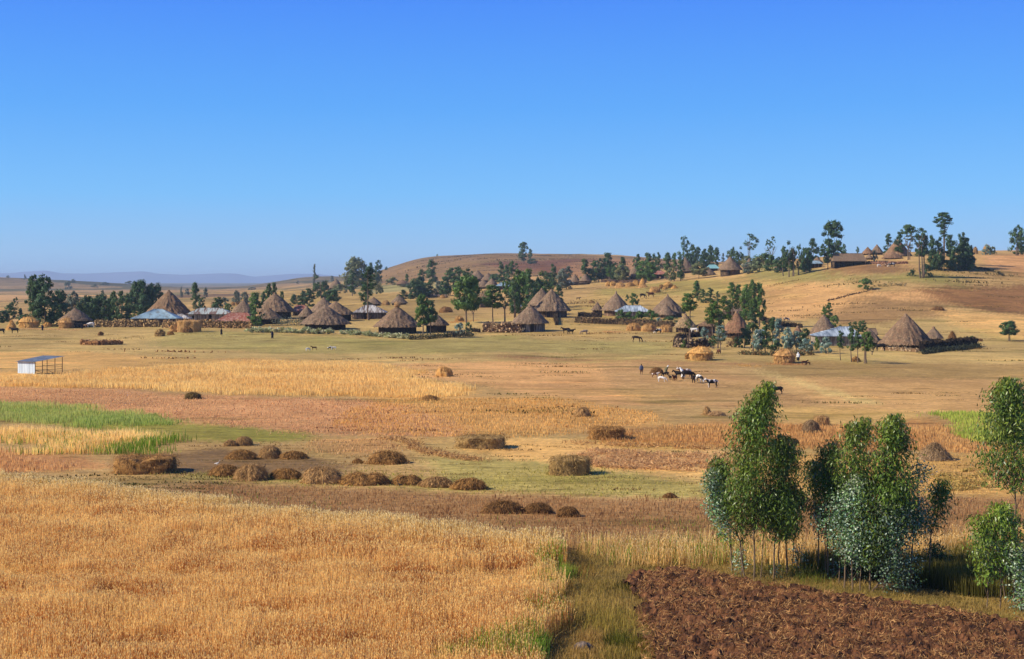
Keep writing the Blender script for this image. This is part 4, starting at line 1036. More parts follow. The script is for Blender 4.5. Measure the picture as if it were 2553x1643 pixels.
fg_tree(2105,1470,[(1047,2152,2162),(1056,2122,2168),(1104,2098,2174),(1139,2092,2174),(1195,2100,2172)],'tall tree with reddish shoots in the right-hand cluster', dark=1.0)
fg_tree(2202,1478,[(1039,2220,2236),(1060,2200,2246),(1104,2183,2265),(1156,2178,2270),(1226,2180,2268),(1275,2191,2252)],'tallest tree of the right-hand cluster', dark=1.05)
fg_tree(2126,1473,[(1186,2132,2148),(1208,2118,2160),(1243,2082,2178),(1300,2062,2184),(1350,2070,2172),(1385,2100,2150)],'silver-blue young tree in front of the right-hand cluster', silver=1, name='silver_sapling')
fg_tree(2060,1443,[(1262,2034,2060),(1290,2026,2072),(1330,2036,2078)],'small silver-leaved tree left of the silver-blue one', silver=1, name='silver_sapling', dens=300, trunk=.03)
fg_tree(2168,1476,[(1250,2190,2240),(1287,2166,2278),(1343,2156,2294),(1400,2166,2294),(1440,2220,2290)],'widest silver-green tree low in the right-hand cluster', silver=1, dark=.66, name='silver_sapling', dens=330)
fg_tree(2270,1470,[(1158,2296,2310),(1178,2263,2318),(1213,2254,2320),(1269,2272,2322),(1310,2284,2309)],'silver-white sapling high on the right of the right-hand cluster', silver=1, dark=1.1, name='silver_sapling', dens=380)
fg_tree(2235,1472,[(1200,2215,2262),(1260,2210,2285),(1330,2225,2290)],'green leafy tree between the tallest and the silver-white one', dark=.85, dens=380)
fg_tree(2168,1474,[(1185,2150,2210),(1240,2138,2232),(1320,2140,2240),(1390,2150,2225)],'leafy green tree filling the middle of the right-hand cluster', dark=.7, dens=420)
fg_tree(2080,1440,[(1190,2050,2110),(1235,2045,2125),(1290,2060,2120)],'lower green growth behind the small silver-leaved tree', dark=.75, dens=360)
fg_tree(2314,1456,[(1203,2342,2354),(1226,2322,2364),(1278,2316,2369),(1320,2322,2361)],'separate slim tree at the right end of the right-hand cluster', dens=330)
fg_tree(2092,1455,[(1285,2080,2110),(1330,2072,2118),(1365,2085,2105)],'thin green sapling under the silver-blue tree', dark=.8, dens=260, trunk=.03)
fg_tree(2145,1474,[(1300,2130,2170),(1350,2125,2178),(1390,2140,2165)],'thin grey-stemmed sapling in the middle of the right-hand cluster', dark=.85, dens=260, trunk=.03)
fg_tree(2529,1505,[(946,2514,2526),(973,2487,2562),(1039,2461,2590),(1104,2452,2600),(1156,2460,2595),(1195,2486,2568)],'tall leafy tree on a bare trunk at the right edge', trunk=.055)
fg_tree(2459,1517,[(1290,2428,2462),(1330,2422,2492),(1387,2430,2500),(1425,2445,2485)],'left low green tree at the right edge', dark=1.1, dens=340, trunk=.03)
fg_tree(2492,1517,[(1258,2486,2508),(1290,2470,2530),(1343,2468,2560),(1395,2470,2545)],'right low green tree under the tall right-edge tree', dark=1.2, dens=360, trunk=.035)
fg_tree(2543,1525,[(1350,2515,2580),(1408,2505,2590),(1474,2508,2580),(1505,2522,2568)],'silvery sapling in the bottom right corner of the tree line', silver=1, name='silver_sapling', dens=380)
fg_tree(2505,1500,[(1320,2425,2470),(1370,2422,2500),(1400,2440,2490)],'pale silver foliage sapling left in the right-edge group', silver=1, dark=.85, name='silver_sapling', dens=240, trunk=.03)
for u, vb, vt, w_, lab in [(1848,1438,1372,34,'knee-high silver seedling at the left trunks'),(1992,1430,1360,28,'silver seedling at the right foot of the left cluster'),(1935,1444,1408,18,'tiny silver seedling by the second tall trunk'),(2082,1442,1405,28,'silver seedling at the left foot of the right-hand cluster'),(2135,1452,1350,26,'tall silver seedling in the dark grass of the right-hand cluster')]:
    fg_tree(u, vb, [(vt, u - w_ * .2, u + w_ * .2), ((vt * 2 + vb) / 3, u - w_ / 2, u + w_ / 2), (vb - (vb - vt) * .2, u - w_ * .4, u + w_ * .4)], lab, silver=1, dark=1.05, name='silver_seedling', dens=220, trunk=.012)
fg_tree(2340,1430,[(1358,2325,2350),(1380,2316,2366),(1415,2320,2364)],'dark green bush beside the separate slim tree', dark=.6, name='bush', dens=330, trunk=.02)
# ---------------------------------------------------------------- huts, houses, walls, haystacks
THATCH = surf('thatch', lin(146,122,96), lin(92,76,60), 3, stretch=(1, 1, .6), bump=.1, usecol=True, detail=6, c3=lin(128,102,80), s3=1.2)
OCHRE = surf('ochre_thatch', lin(176,146,92), lin(140,112,70), 2.5, bump=.1, usecol=True, detail=6, c3=lin(130,126,72), s3=.8)
STRAWM = leafmat('straw', (1, 1, 1), .2, rough=.75, spec=.1, direct=True)
WATTLE = surf('wattle_wall', lin(120,98,76), lin(58,44,34), 5, stretch=(1, 1, .12), bump=.05, usecol=True, detail=5, lo=.42, hi=.58)
DARKW = surf('dark_timber', lin(52,40,32), lin(28,22,18), 4, stretch=(1, 1, .2), bump=.03, usecol=True)
PLANK = surf('pale_planks', lin(176,162,140), lin(104,90,74), 4.5, stretch=(1, 1, .06), bump=.03, usecol=True, lo=.4, hi=.6)
PLANKX = surf('grey_planks', lin(150,142,130), lin(70,60,52), 5, stretch=(1, 1, .08), bump=.03, usecol=True, lo=.4, hi=.6)
TIN = {'blue': surf('blue_tin', lin(150,176,186), lin(128,152,162), 1.2, stretch=(1, .2, .2), rough=.45, usecol=True, c3=lin(120,130,132), s3=.9),
       'white': surf('weathered_tin', lin(186,196,200), lin(116,128,136), .8, stretch=(3, .3, .3), rough=.45, usecol=True, lo=.4, hi=.6),
       'striped': surf('striped_tin', lin(188,184,176), lin(104,88,78), 1.1, stretch=(3, .3, .3), rough=.6, usecol=True, lo=.45, hi=.55),
       'rust': surf('rusty_tin', lin(138,74,56), lin(158,108,90), 1.3, stretch=(1.5, .4, .4), rough=.8, usecol=True, c3=lin(170,130,112), s3=1.5),
       'mixed': surf('patchy_tin', lin(168,176,168), lin(116,92,78), .7, stretch=(2.2, .3, .3), rough=.55, usecol=True, lo=.48, hi=.56),
       'teal': surf('teal_tin', lin(112,160,160), lin(140,180,176), 1.5, rough=.5, usecol=True)}
STONE = surf('stone', lin(150,120,92), lin(92,72,58), 3.5, bump=.05, usecol=True, detail=5)

def hut(u, vb, va, ve, w, label, roofc=(1, 1, 1), wall='wattle', steep=1.0, cap=None, yaw=None, group='round thatched huts', wallw=.78, d=None, dmin=45, fringe=1.0, door=True, name='thatched_hut', ragged=.5, posts=False):
    p0, d0 = at(u, vb, d, dmin); s = d0 / F
    Rr = w * s / 2 * 1.05; Rw = Rr * wallw
    x = (u - CX) * (d0 + Rw) / F; y = d0 + Rw * .9
    zg = min(p0.z, float(zat(x, y)))
    ztop = HC - (va - HY) * y / F; zea = HC - (ve - HY) * (y - Rr * .6) / F
    t = empty(name, (x, y, zg), 0, label, 'hut', group); r = np.random.default_rng(int(u * 5 + va))
    hr = ztop - zea; zw = max(zea - zg, .6)
    # roof: cone of clumped thatch with ragged eave, slightly bellied
    na, nr = 72, 16; A = np.linspace(0, 2 * math.pi, na, endpoint=False); V = []; C = []
    sd = r.uniform(0, 50)
    for k in range(nr + 1):
        f = k / nr; lay = .035 * ((f * 7) % 1.0) * Rr * .35
        for a in A:
            n1 = float(0)
            V.append((a, f, lay))
    V = np.array(V); a, f, lay = V.T
    qx, qy = Rr * f * np.cos(a), Rr * f * np.sin(a); n1 = fbm(qx * .55 + sd, qy * .55 + f * hr * .3, 3, 3); n2 = fbm(qx * 2 + sd, qy * 2 + f * hr, 9, 2)
    grow = np.clip(np.cos(a - 5.6) * .8 + .2, 0, 1)                       # the leeward, rougher side
    rad = Rr * (f ** .9) * (1 + .05 * n1 + .05 * n2 * (1 + ragged * 1.5 * grow)) + lay + .02
    zz = zw + hr * (1 - f) - .18 * Rr * f * (1 - f) * (steep - 1) + .10 * n1 * Rr * .3 + .12 * n2
    zz = np.where(f > .99, zz - .18 + .25 * n2 * 2, zz)
    PV = np.stack([rad * np.cos(a), rad * np.sin(a), zz], 1)
    tone = (1 + .45 * n1 + .5 * n2)[:, None] * np.array(roofc) * (1 - .12 * (lay[:, None] > .02))
    Fc = np.array([[k * na + i, (k + 1) * na + i, (k + 1) * na + (i + 1) % na, k * na + (i + 1) % na] for k in range(nr) for i in range(na)])
    mb = MB(); mb.add(PV, Fc, tone.clip(.3, 1.6))
    # underside of the eave
    a2 = A; rin = Rw * .98; U = np.concatenate([PV[-na:] * [1, 1, 1] - [0, 0, .02], np.stack([rin * np.cos(a2), rin * np.sin(a2), np.full(na, zw + hr * (1 - rin / Rr) * .9)], 1)])
    mb.add(U, [[i, (i + 1) % na, na + (i + 1) % na, na + i] for i in range(na)], (.5, .5, .5))
    # straw ends: fringe at the eave and rough layers on the surface
    n = int(520 * fringe); aa = r.uniform(0, 2 * math.pi, n); ff = np.where(r.uniform(size=n) < .45, 1.0, r.uniform(.15, 1, n) ** .6)
    side = np.clip(np.cos(aa - 5.6), 0, 1)
    k = (ff > .99) | (r.uniform(size=n) < .25 + ragged * side); aa, ff = aa[k], ff[k]; n = len(aa)
    P = np.stack([Rr * ff * np.cos(aa) * 1.02, Rr * ff * np.sin(aa) * 1.02, zw + hr * (1 - ff) - .05], 1)
    dn = unit(np.stack([np.cos(aa) * Rr, np.sin(aa) * Rr, -hr + 0 * aa], 1)); nn = unit(np.stack([np.cos(aa) * hr, np.sin(aa) * hr, Rr + 0 * aa], 1) + r.normal(size=(n, 3)) * .25 * Rr)
    m2 = mb; sc0 = np.array(lin(150,126,98)) * np.array(roofc)
    leaves(m2, P + nn * .04, nn, r.uniform(.35, .85, n), .22, sc0 * r.uniform(.5, 1.35, (n, 1)), dn + r.normal(size=(n, 3)) * .15, mi=1, r=r)
    roof = mb.build('roof', [THATCH, STRAWM], t)
    # crown of the roof
    m3 = MB()
    if cap == 'ball':
        for q in range(420):
            pass
        n = 420; dv = unit(r.normal(size=(n, 3))) * r.uniform(.7, 1, (n, 1)) * [.85, .85, .75]
        leaves(m3, dv + [0, 0, zw + hr + .35], unit(dv + r.normal(size=(n, 3)) * .3), .6, .25, np.array(lin(206,164,112)) * r.uniform(.6, 1.2, (n, 1)), r=r)
        m3.build('straw_ball', STRAWM, t)
    else:
        tube(m3, [(0, 0, zw + hr - .6), (0, 0, zw + hr + .05), (.03, 0, zw + hr + (.7 if cap == 'spike' else .12))], [.5, .3, .04], 8, (1.15, 1.1, 1.05)); m3.build('finial', THATCH, t)
    # wall of upright poles
    mw = MB(); npz = max(30, int(2 * math.pi * Rw / .28)); zt = zw + hr * (1 - Rw / Rr) * .95
    WM = {'wattle': WATTLE, 'dark': DARKW, 'pale': PLANKX, 'stone': STONE}[wall]
    th = np.linspace(0, 2 * math.pi, npz, endpoint=False)
    da = -math.pi / 2 + (r.uniform(-.7, .7) if yaw is None else yaw)
    for q in th:
        rr_ = Rw * (1 + r.uniform(-.012, .012)); hw = math.pi * Rw / npz * 1.04
        if door and abs((q - da + math.pi) % (2 * math.pi) - math.pi) < .5 / Rw: continue
        M = Matrix.Translation((rr_ * math.cos(q), rr_ * math.sin(q), 0)) @ Matrix.Rotation(q, 4, 'Z')
        box(mw, -.07, .07, -hw, hw, -.5, zt + r.uniform(-.03, .03), (r.uniform(.6, 1.25),) * 3, 0, M)
    mw.build('wall', WM, t)
    if door:
        md_ = MB(); M = Matrix.Translation((Rw * .95 * math.cos(da), Rw * .95 * math.sin(da), 0)) @ Matrix.Rotation(da, 4, 'Z')
        hd = min(1.75, zw + .1); nB = 5
        for q in range(nB): box(md_, -.03, .03, -.5 + q * .2 + .004, -.3 + q * .2 - .004, -.3, hd, (r.uniform(.7, 1.3),) * 3, 0, M)
        md_.build('door', DARKW, t)
    return t
HL = [
 dict(u=189,vb=816,va=768,ve=798,w=80,label='small dark-walled round hut between the beehive haystack and the stone wall at the left',wall='dark'),
 dict(u=422,vb=797,va=724,ve=784,w=112,label='largest steep thatched hut behind the blue hipped tin roof',roofc=(1.08,.98,.85),ragged=1.6,dmin=380),
 dict(u=608,vb=804,va=748,ve=782,w=66,label='plain brown thatched hut behind the rusty tin roof'),
 dict(u=686,vb=796,va=730,ve=776,w=96,label='broad thatched hut with a dark rough right slope, mid left village',ragged=1.6,roofc=(1.05,1.02,.95),wall='dark'),
 dict(u=671,vb=808,va=768,ve=794,w=66,label='low grey thatched hut behind the bare sapling',wall='dark',roofc=(.95,.93,.9),ragged=1.2),
 dict(u=808,vb=796,va=742,ve=777,w=72,label='left peak of the twin-peaked brown huts in the left village'),
 dict(u=765,vb=800,va=763,ve=788,w=42,label='small low brown hut left of the big front hut'),
 dict(u=838,vb=803,va=752,ve=783,w=90,label='right peak hut with straw sticking out behind the big front hut',wall='dark',ragged=1.5,roofc=(1.1,1.05,.95)),
 dict(u=812,vb=825,va=761,ve=807,w=122,label='big front thatched hut standing over the pale cactus hedge',wall='dark',ragged=1.6),
 dict(u=838,vb=724,va=695,ve=717,w=38,label='small far hut half hidden by shrubs on the slope'),
 dict(u=932,vb=764,va=741,ve=757,w=40,label='small grey hut behind the striped tin roof'),
 dict(u=995,vb=762,va=736,ve=755,w=42,label='small pointed grey hut on the open slope right of the striped tin roof',wall='dark',roofc=(.9,.92,.88)),
 dict(u=991,vb=832,va=763,ve=814,w=114,label='wide thatched hut crowned with a ball of straw',cap='ball',wall='dark',ragged=1.5,roofc=(1,.95,.9)),
 dict(u=1088,vb=828,va=782,ve=809,w=60,label='weathered hut partly behind the bright green tree',wall='dark',ragged=1.5),
 dict(u=1079,vb=704,va=678,ve=698,w=26,label='pale narrow thatch top in the mid-slope grove',roofc=(1.2,1.2,1.1)),
 dict(u=1003,vb=714,va=697,ve=708,w=32,label='little brown roofed hut left of the mid-slope grove',roofc=(1,.85,.75)),
 dict(u=1190,vb=702,va=674,ve=694,w=44,label='upper left hut of the slope cluster behind the big lone tree'),
 dict(u=1217,vb=706,va=680,ve=698,w=34,label='upper right hut of the slope cluster behind the big lone tree'),
 dict(u=1205,vb=722,va=697,ve=715,w=42,label='lower front hut of the slope cluster behind the big lone tree'),
 dict(u=1226,vb=722,va=694,ve=713,w=34,label='grey straw hut at the right of the slope cluster',ragged=1.3),
 dict(u=1208,vb=768,va=724,ve=744,w=44,label='mud coloured hut hidden beside the big lone tree',roofc=(1,.95,.85),wall='wattle'),
 dict(u=1351,vb=784,va=719,ve=760,w=70,label='smaller rear hut of the twin pointed thatched huts'),
 dict(u=1375,vb=792,va=721,ve=774,w=92,label='large pointed hut with a rough dark right slope, front of the twins',ragged=1.8),
 dict(u=1321,vb=826,va=760,ve=805,w=90,label='neat thatched hut with grey plank walls in front of the twin huts',wall='pale',ragged=.2),
 dict(u=1433,vb=706,va=683,ve=702,w=28,label='left one of the paired cone huts on the slope'),
 dict(u=1459,vb=706,va=683,ve=700,w=30,label='right one of the paired cone huts on the slope'),
 dict(u=1536,vb=786,va=730,ve=773,w=72,label='tall pointed thatched hut left of the pale tin roof',cap='spike',ragged=.3,wall='stone'),
 dict(u=1489,vb=784,va=754,ve=772,w=28,label='tiny thatched store left of the tall pointed hut'),
 dict(u=1664,vb=792,va=737,ve=780,w=84,label='large thatched hut right of the pale tin roof',cap='spike',ragged=1.4),
 dict(u=1661,vb=794,va=760,ve=784,w=44,label='small thatched porch hut in front of the large one right of the pale tin roof'),
 dict(u=1582,vb=698,va=663,ve=688,w=36,label='steep brown hut above the straw stacks'),
 dict(u=1708,vb=682,va=642,ve=675,w=50,label='broad upper hut with only its right slope showing behind narrow trees'),
 dict(u=1766,vb=689,va=667,ve=685,w=36,label='small low cone hut left of the upper big hut'),
 dict(u=1820,vb=688,va=640,ve=672,w=58,label='upper big hut with a smooth brown cone on the hill edge',wall='wattle',ragged=.3),
 dict(u=1868,vb=680,va=645,ve=668,w=34,label='thatch peak sticking out of the grey-green scrub'),
 dict(u=1940,vb=678,va=655,ve=668,w=22,label='small grey thatch half buried in the dark scrub on the hill'),
 dict(u=2037,vb=664,va=641,ve=655,w=30,label='small hut with a blue tin skirt roof on the hill'),
 dict(u=2163,vb=640,va=616,ve=632,w=30,label='low round thatch left on the hilltop skyline',d=640,roofc=(1.05,.9,.8)),
 dict(u=2186,vb=640,va=610,ve=630,w=32,label='pointed skyline hut left of the big hilltop hut',d=640),
 dict(u=2237,vb=650,va=596,ve=637,w=66,label='big hilltop hut with a tall orange-brown cone',roofc=(1.15,1,.88),wall='dark',d=600,ragged=.3),
 dict(u=2224,vb=652,va=629,ve=644,w=50,label='low front hut below the big hilltop hut',roofc=(1.1,.95,.85),wall='wattle',d=580),
 dict(u=2167,vb=646,va=634,ve=643,w=20,label='tiny thatch beside the pale bush on the hilltop'),
 dict(u=1708,vb=829,va=783,ve=815,w=54,label='yellowish ragged thatch shelter on poles beside the white cow',roofc=(1.35,1.35,1.1),ragged=.8,wall='wattle'),
 dict(u=1836,vb=846,va=776,ve=828,w=70,label='steep hut with a rust-orange tip among the green trees',roofc=(1.12,.9,.78),ragged=.5),
 dict(u=2053,vb=850,va=785,ve=838,w=80,label='steep plain brown hut left of the white tin roof',ragged=.4),
 dict(u=1989,vb=836,va=813,ve=828,w=22,label='tiny pointed thatch tip behind the silvery saplings',roofc=(1.1,.9,.8)),
 dict(u=2166,vb=862,va=819,ve=852,w=60,label='low dark-walled hut right of the white tin roof, a cow at its door',wall='dark',ragged=1),
 dict(u=2257,vb=874,va=783,ve=858,w=128,label='largest thatched hut at the far right with a low stone wall in front',wall='dark',ragged=1.6,d=298,roofc=(1.02,.95,.88)),
 dict(u=2327,vb=862,va=815,ve=842,w=44,label='brown thatched store behind the right side of the largest right-hand hut'),
 dict(u=1762,vb=830,va=798,ve=812,w=50,label='low brown thatch roof behind the stone pen',roofc=(.9,.8,.7)),
]
for h in HL: hut(**h)

def house(uL, uR, vr, ve, vb, rL, rR, tin, label, wall=None, depth=7.0, d=None, open_front=False, yaw=0.0, group='tin-roofed houses', thatch=False, windows=0, over=.5, skirt=None, name='tin_roofed_house', cat='house'):
    uc = (uL + uR) / 2; p, d0 = at(uc, vb, d); s = d0 / F
    W = (uR - uL) * s; zg = p.z; x = p.x; y = d0 + depth / 2
    z1 = HC - (ve - HY) * d0 / F - zg; z2 = HC - (vr - HY) * (d0 + depth / 2) / F - zg
    if z1 < 1.7: z1 = max(z1, 1.2)
    t = empty(name, (x, y, zg), R(yaw), label, cat, group); r = np.random.default_rng(int(uL * 3 + vr))
    a, b = (rL - uc) * s * (d0 + depth / 2) / d0, (rR - uc) * s * (d0 + depth / 2) / d0; hw, hd = W / 2, depth / 2
    # hip roof as corrugated sheets
    def slope(P00, P10, P01, P11, n):
        P00, P10, P01, P11 = map(lambda q: np.array(q, float), (P00, P10, P01, P11)); nn = np.cross(P10 - P00, P01 - P00); nn /= np.linalg.norm(nn)
        if nn[2] < 0: nn = -nn
        tt = np.linspace(0, 1, n + 1); V = []; c = []
        for i, q in enumerate(tt):
            off = nn * (.03 if i % 2 else 0)
            V += [P00 + (P10 - P00) * q + off, P01 + (P11 - P01) * q + off]
        sh = np.repeat(1 + .0 * tt, 2)
        pan = np.repeat(np.array([1 + .12 * ((int(q * n) // 6 * 7919 % 13) / 13 - .5) for q in tt]), 2)
        return np.array(V), [[2 * i, 2 * i + 2, 2 * i + 3, 2 * i + 1] for i in range(n)], np.tile(pan[:, None], (1, 3))
    mb = MB(); n = max(12, int(W / .22))
    mb.add(*slope((-hw, -hd, z1), (hw, -hd, z1), (a, 0, z2), (b, 0, z2), n)); mb.add(*slope((hw, hd, z1), (-hw, hd, z1), (b, 0, z2), (a, 0, z2), n))
    m = max(8, int(depth / .3)); mb.add(*slope((-hw, hd, z1), (-hw, -hd, z1), (a, 0, z2), (a, 0, z2 - .001), m)); mb.add(*slope((hw, -hd, z1), (hw, hd, z1), (b, 0, z2), (b, 0, z2 - .001), m))
    box(mb, -hw, hw, -hd, -hd + .06, z1 - .14, z1 - .01, (.6, .6, .6)); box(mb, hw - .06, hw, -hd + .07, hd, z1 - .14, z1 - .01, (.6, .6, .6))
    roof = mb.build('roof', THATCH if thatch else TIN[tin], t)
    mr = MB(); bar(mr, (a, 0, z2 + .03), (b, 0, z2 + .03), .12, (1.05, 1.05, 1.05)); mr.build('ridge_cap', THATCH if thatch else TIN[tin], roof)
    # plank walls
    w2, d2 = hw - over, hd - over; WM = wall or PLANK; mw = MB()
    doorx = r.uniform(-.4, .4) * w2; wins = [q for q in np.linspace(-w2 * .75, w2 * .75, windows)] if windows else []
    px = -w2
    while px < w2 - .01:
        q = min(px + .24, w2)
        if not open_front and not (doorx - .5 < (px + q) / 2 < doorx + .5):
            hole = any(abs((px + q) / 2 - k) < .4 for k in wins)
            c = (r.uniform(.7, 1.2),) * 3
            if hole: box(mw, px, q - .01, -d2, -d2 + .08, -.4, z1 * .4, c); box(mw, px, q - .01, -d2, -d2 + .08, z1 * .78, z1 + .1, c)
            else: box(mw, px, q - .01, -d2, -d2 + .08, -.4, z1 + .1, c)
        px = q
    for yy in np.arange(-d2 + .1, d2, .3):
        for sx in (-w2, w2 - .08): box(mw, sx, sx + .08, yy, yy + .29, -.4, z1 + .15, (r.uniform(.7, 1.2),) * 3)
    box(mw, -w2, w2, d2, d2 + .08, -.4, z1 + .1)
    mw.build('wall', WM, t)
    if not open_front:
        md_ = MB()
        for k in range(5): box(md_, doorx - .5 + k * .2 + .005, doorx - .3 + k * .2, -d2 + .02, -d2 + .07, -.3, min(1.9, z1 - .1), (r.uniform(.8, 1.2),) * 3)
        md_.build('door', DARKW, t)
        for k in wins:
            mk = MB(); box(mk, k - .34, k + .34, -d2 + .03, -d2 + .07, z1 * .4, z1 * .78); mk.build('window', DARKW, t)
    mp = MB()
    for k in range(max(3, int(W / 2.5)) + 1):
        mx_ = -hw + .25 + (W - .5) * k / max(3, int(W / 2.5)); m1 = MB(); bar(m1, (mx_, -hd + .2, -.4), (mx_, -hd + .2, z1 - .12), .07, (1, 1, 1)); m1.build('post', DARKW if open_front else PLANKX, t)
    return t
house(324,443,771,794,809,374,398,'blue','pale blue hipped tin roof in front of the largest hut',wall=WATTLE)
house(414,472,783,794,806,436,452,'striped','low rusty-edged lean-to right of the pale blue hipped roof',depth=4,wall=DARKW)
house(463,577,768,783,802,490,545,'mixed','long tin-roofed house with pale plank walls and a dark doorway',depth=8,windows=2)
house(534,634,780,801,812,566,612,'rust','low rusty red tin roof behind the brown stone wall',depth=7,wall=DARKW)
house(726,767,761,777,788,734,756,'rust','dark brown tin roof behind the big front hut',wall=WATTLE)
house(878,962,761,779,796,906,930,'striped','striped grey and brown tin roof beside the very tall tree',wall=WATTLE)
house(857,893,705,714,720,869,882,'white','little white tin-roofed house on the slope under the round tree',wall=DARKW,depth=6)
house(1235,1276,704,713,724,1248,1262,'blue','blue hipped tin roof on the slope among the tall trees',depth=7,wall=WATTLE)
house(1274,1302,749,764,782,1284,1296,'blue','little blue lean-to roof left of the twin huts',depth=5,wall=WATTLE)
house(1408,1432,703,708,712,1413,1426,'white','very low grey shed roof at the foot of the paired cone huts',depth=4,wall=DARKW)
house(1499,1526,678,687,696,1505,1520,'striped','left pinkish tin roof of the two roofs in the upper village',depth=5,wall=WATTLE)
house(1518,1542,680,688,697,1523,1536,'teal','bluish end roof beside the pinkish tin roof',depth=5,wall=WATTLE)
house(1622,1667,675,684,694,1634,1652,'rust','reddish verandah house with dark posts in the upper village',depth=6,open_front=True,wall=WATTLE)
house(1762,1796,660,669,676,1770,1786,'teal','teal tin roof behind the small low cone hut',depth=6,wall=DARKW)
house(2020,2053,650,657,668,2028,2044,'blue','blue-grey tin skirt roof under the small hill hut',depth=5,wall=DARKW)
house(1536,1624,762,777,792,1560,1600,'white','pale tin roof behind the row of green bushes',depth=8)
house(2034,2150,815,838,862,2100,2132,'white','white streaked tin roof house behind the thin-stemmed saplings',depth=8,wall=PLANK)
house(1890,1914,822,832,850,1896,1908,'blue','small bit of blue tin roof seen among the silvery saplings',depth=3)
house(2078,2162,632,651,665,2082,2156,'x','long low thatched shed with dark openings on the hill',thatch=True,depth=7,open_front=True,group='thatched sheds',name='thatched_shed',wall=WATTLE)
house(2167,2190,819,834,846,2172,2188,'x','square brown thatch block behind the low dark-walled hut',thatch=True,depth=3,group='thatched sheds',name='thatched_shed',wall=WATTLE)
house(1806,1862,762,776,786,1816,1850,'x','long brown thatch ridge behind the orange-tipped hut',thatch=True,depth=5,group='thatched sheds',name='thatched_shed',wall=WATTLE)

# turquoise sheets
def sheet(u0, u1, vt, vb, label, lean=.4):
    p, d = at((u0 + u1) / 2, vb); s = d / F; W = (u1 - u0) * s; H = (vb - vt) * s
    mb = MB(); n = 12
    for k in range(n):
        a, b = -W / 2 + W * k / n, -W / 2 + W * (k + 1) / n; o = .06 * (k % 2); h = H * (1 + .15 * math.sin(k * 1.7))
        M = Matrix.Rotation(-lean, 4, 'X'); box(mb, a, b, o, o + .04, -.1, h, (1, 1, 1), 0, M)
    ob = mb.build('turquoise_fence', TIN['teal']); ob.location = p; tag(ob, label, 'fence', 'turquoise sheets', 'thing'); return ob
sheet(1052,1076,725,733,'turquoise sheet fence at the foot of the mid-slope grove')
sheet(1192,1204,748,761,'turquoise tent-like sheet beside the big lone tree')
sheet(1309,1318,744,759,'turquoise sheet by the left side of the twin huts')

# stone and brushwood walls
def stone(mb, c, s, r, col):
    th = r.uniform(0, 6.28); Mx = Matrix.Translation(c) @ Matrix.Rotation(th, 4, 'Z') @ Matrix.Rotation(r.uniform(-.5, .5), 4, 'X')
    V = np.array([[x, y, z] for z in (-1, 1) for x, y in ((-1, -1), (1, -1), (1, 1), (-1, 1))], float) * s * r.uniform(.55, 1.1, (8, 3)) * .5
    V = np.array([Mx @ Vector(q) for q in V]); mb.add(V, [[0,3,2,1],[4,5,6,7],[0,1,5,4],[1,2,6,5],[2,3,7,6],[3,0,4,7]], col)
def stone_wall(pts, hpx, label, tone=(204,170,116), tone2=(126,102,66), size=.42, thick=.8, group='dry stone walls', name='stone_wall', cat='wall', brush=.3, dens=1.0):
    r = np.random.default_rng(int(pts[0][0] + pts[0][1])); W = [at(u, v) for u, v in pts]; mb = MB()
    for (a, da), (b, db) in zip(W[:-1], W[1:]):
        L = (b - a).length; H = hpx * (da + db) / 2 / F; n = int(L * H / (size * size) * 2.4 * dens)
        dirv = (b - a).normalized(); nrm = Vector((-dirv.y, dirv.x, 0))
        ncol = max(1, int(L / .9))
        for k in range(ncol):   # rubble core
            q0 = a + (b - a) * (k / ncol); q1 = a + (b - a) * ((k + 1) / ncol); z0 = float(zat(q0.x, q0.y)); hh = H * r.uniform(.72, .95)
            M = Matrix.Translation(((q0.x + q1.x) / 2, (q0.y + q1.y) / 2, z0)) @ Matrix.Rotation(math.atan2(dirv.y, dirv.x), 4, 'Z')
            box(mb, -(L / ncol) * .52, (L / ncol) * .52, -thick * .3, thick * .3, -.5, hh, np.array(lin(*tone2)) * r.uniform(.8, 1.1), 0, M)
        for k in range(n):
            q = r.uniform(); p = a + (b - a) * q; o = (1 if r.uniform() < .5 else -1) * thick * .36 * (1 if r.uniform() < .8 else r.uniform()); p = p + nrm * o
            z = float(zat(p.x, p.y)) + H * r.uniform(-.02, 1.0) * (1 + .12 * math.sin(q * L))
            c = np.array(lin(*tone)) * r.uniform(.5, 1.3) if r.uniform() > .3 else np.array(lin(*tone2)) * r.uniform(.5, 1.2)
            stone(mb, (p.x, p.y, z), size * r.uniform(.5, 1.1), r, c)
        nb = int(L * 10 * brush)
        if nb:
            q = r.uniform(size=nb); P = np.array([[a.x, a.y, 0]]) + q[:, None] * np.array([[b.x - a.x, b.y - a.y, 0]]) + r.normal(size=(nb, 3)) * [.3, .3, 0]
            P[:, 2] = zat(P[:, 0], P[:, 1]) + H * r.uniform(.7, 1, nb)
            blades(mb, P, r.uniform(.2, .6, nb), .09, .7, np.array(lin(*tone)) * r.uniform(.3, 1.1, (nb, 1)), r=r)
    o = mb.build(name, STRAWM); tag(o, label, cat, group, 'thing'); return o
stone_wall([(236,815),(300,815),(399,815)],18,'brown stone wall left of the pale blue roof, behind the grazing white cow')
stone_wall([(405,817),(440,818),(520,818),(628,819)],19,'brown stone wall running from the pale blue roof to the cactus hedge',tone=(196,156,104))
stone_wall([(1204,826),(1250,827),(1300,827)],24,'wall of stacked stone topped with straw left of the plank-walled hut',tone=(206,170,126),tone2=(120,88,58),brush=1.6)
stone_wall([(1045,739),(1080,740),(1114,742)],6,'low grey field wall below the mid-slope grove',size=.8,tone=(150,130,110))
stone_wall([(1384,792),(1386,803),(1388,810)],9,'dark brush wall stepping down from the twin huts',tone=(90,74,56),tone2=(50,40,32),brush=2,size=.35,name='brush_wall',group='brush walls')
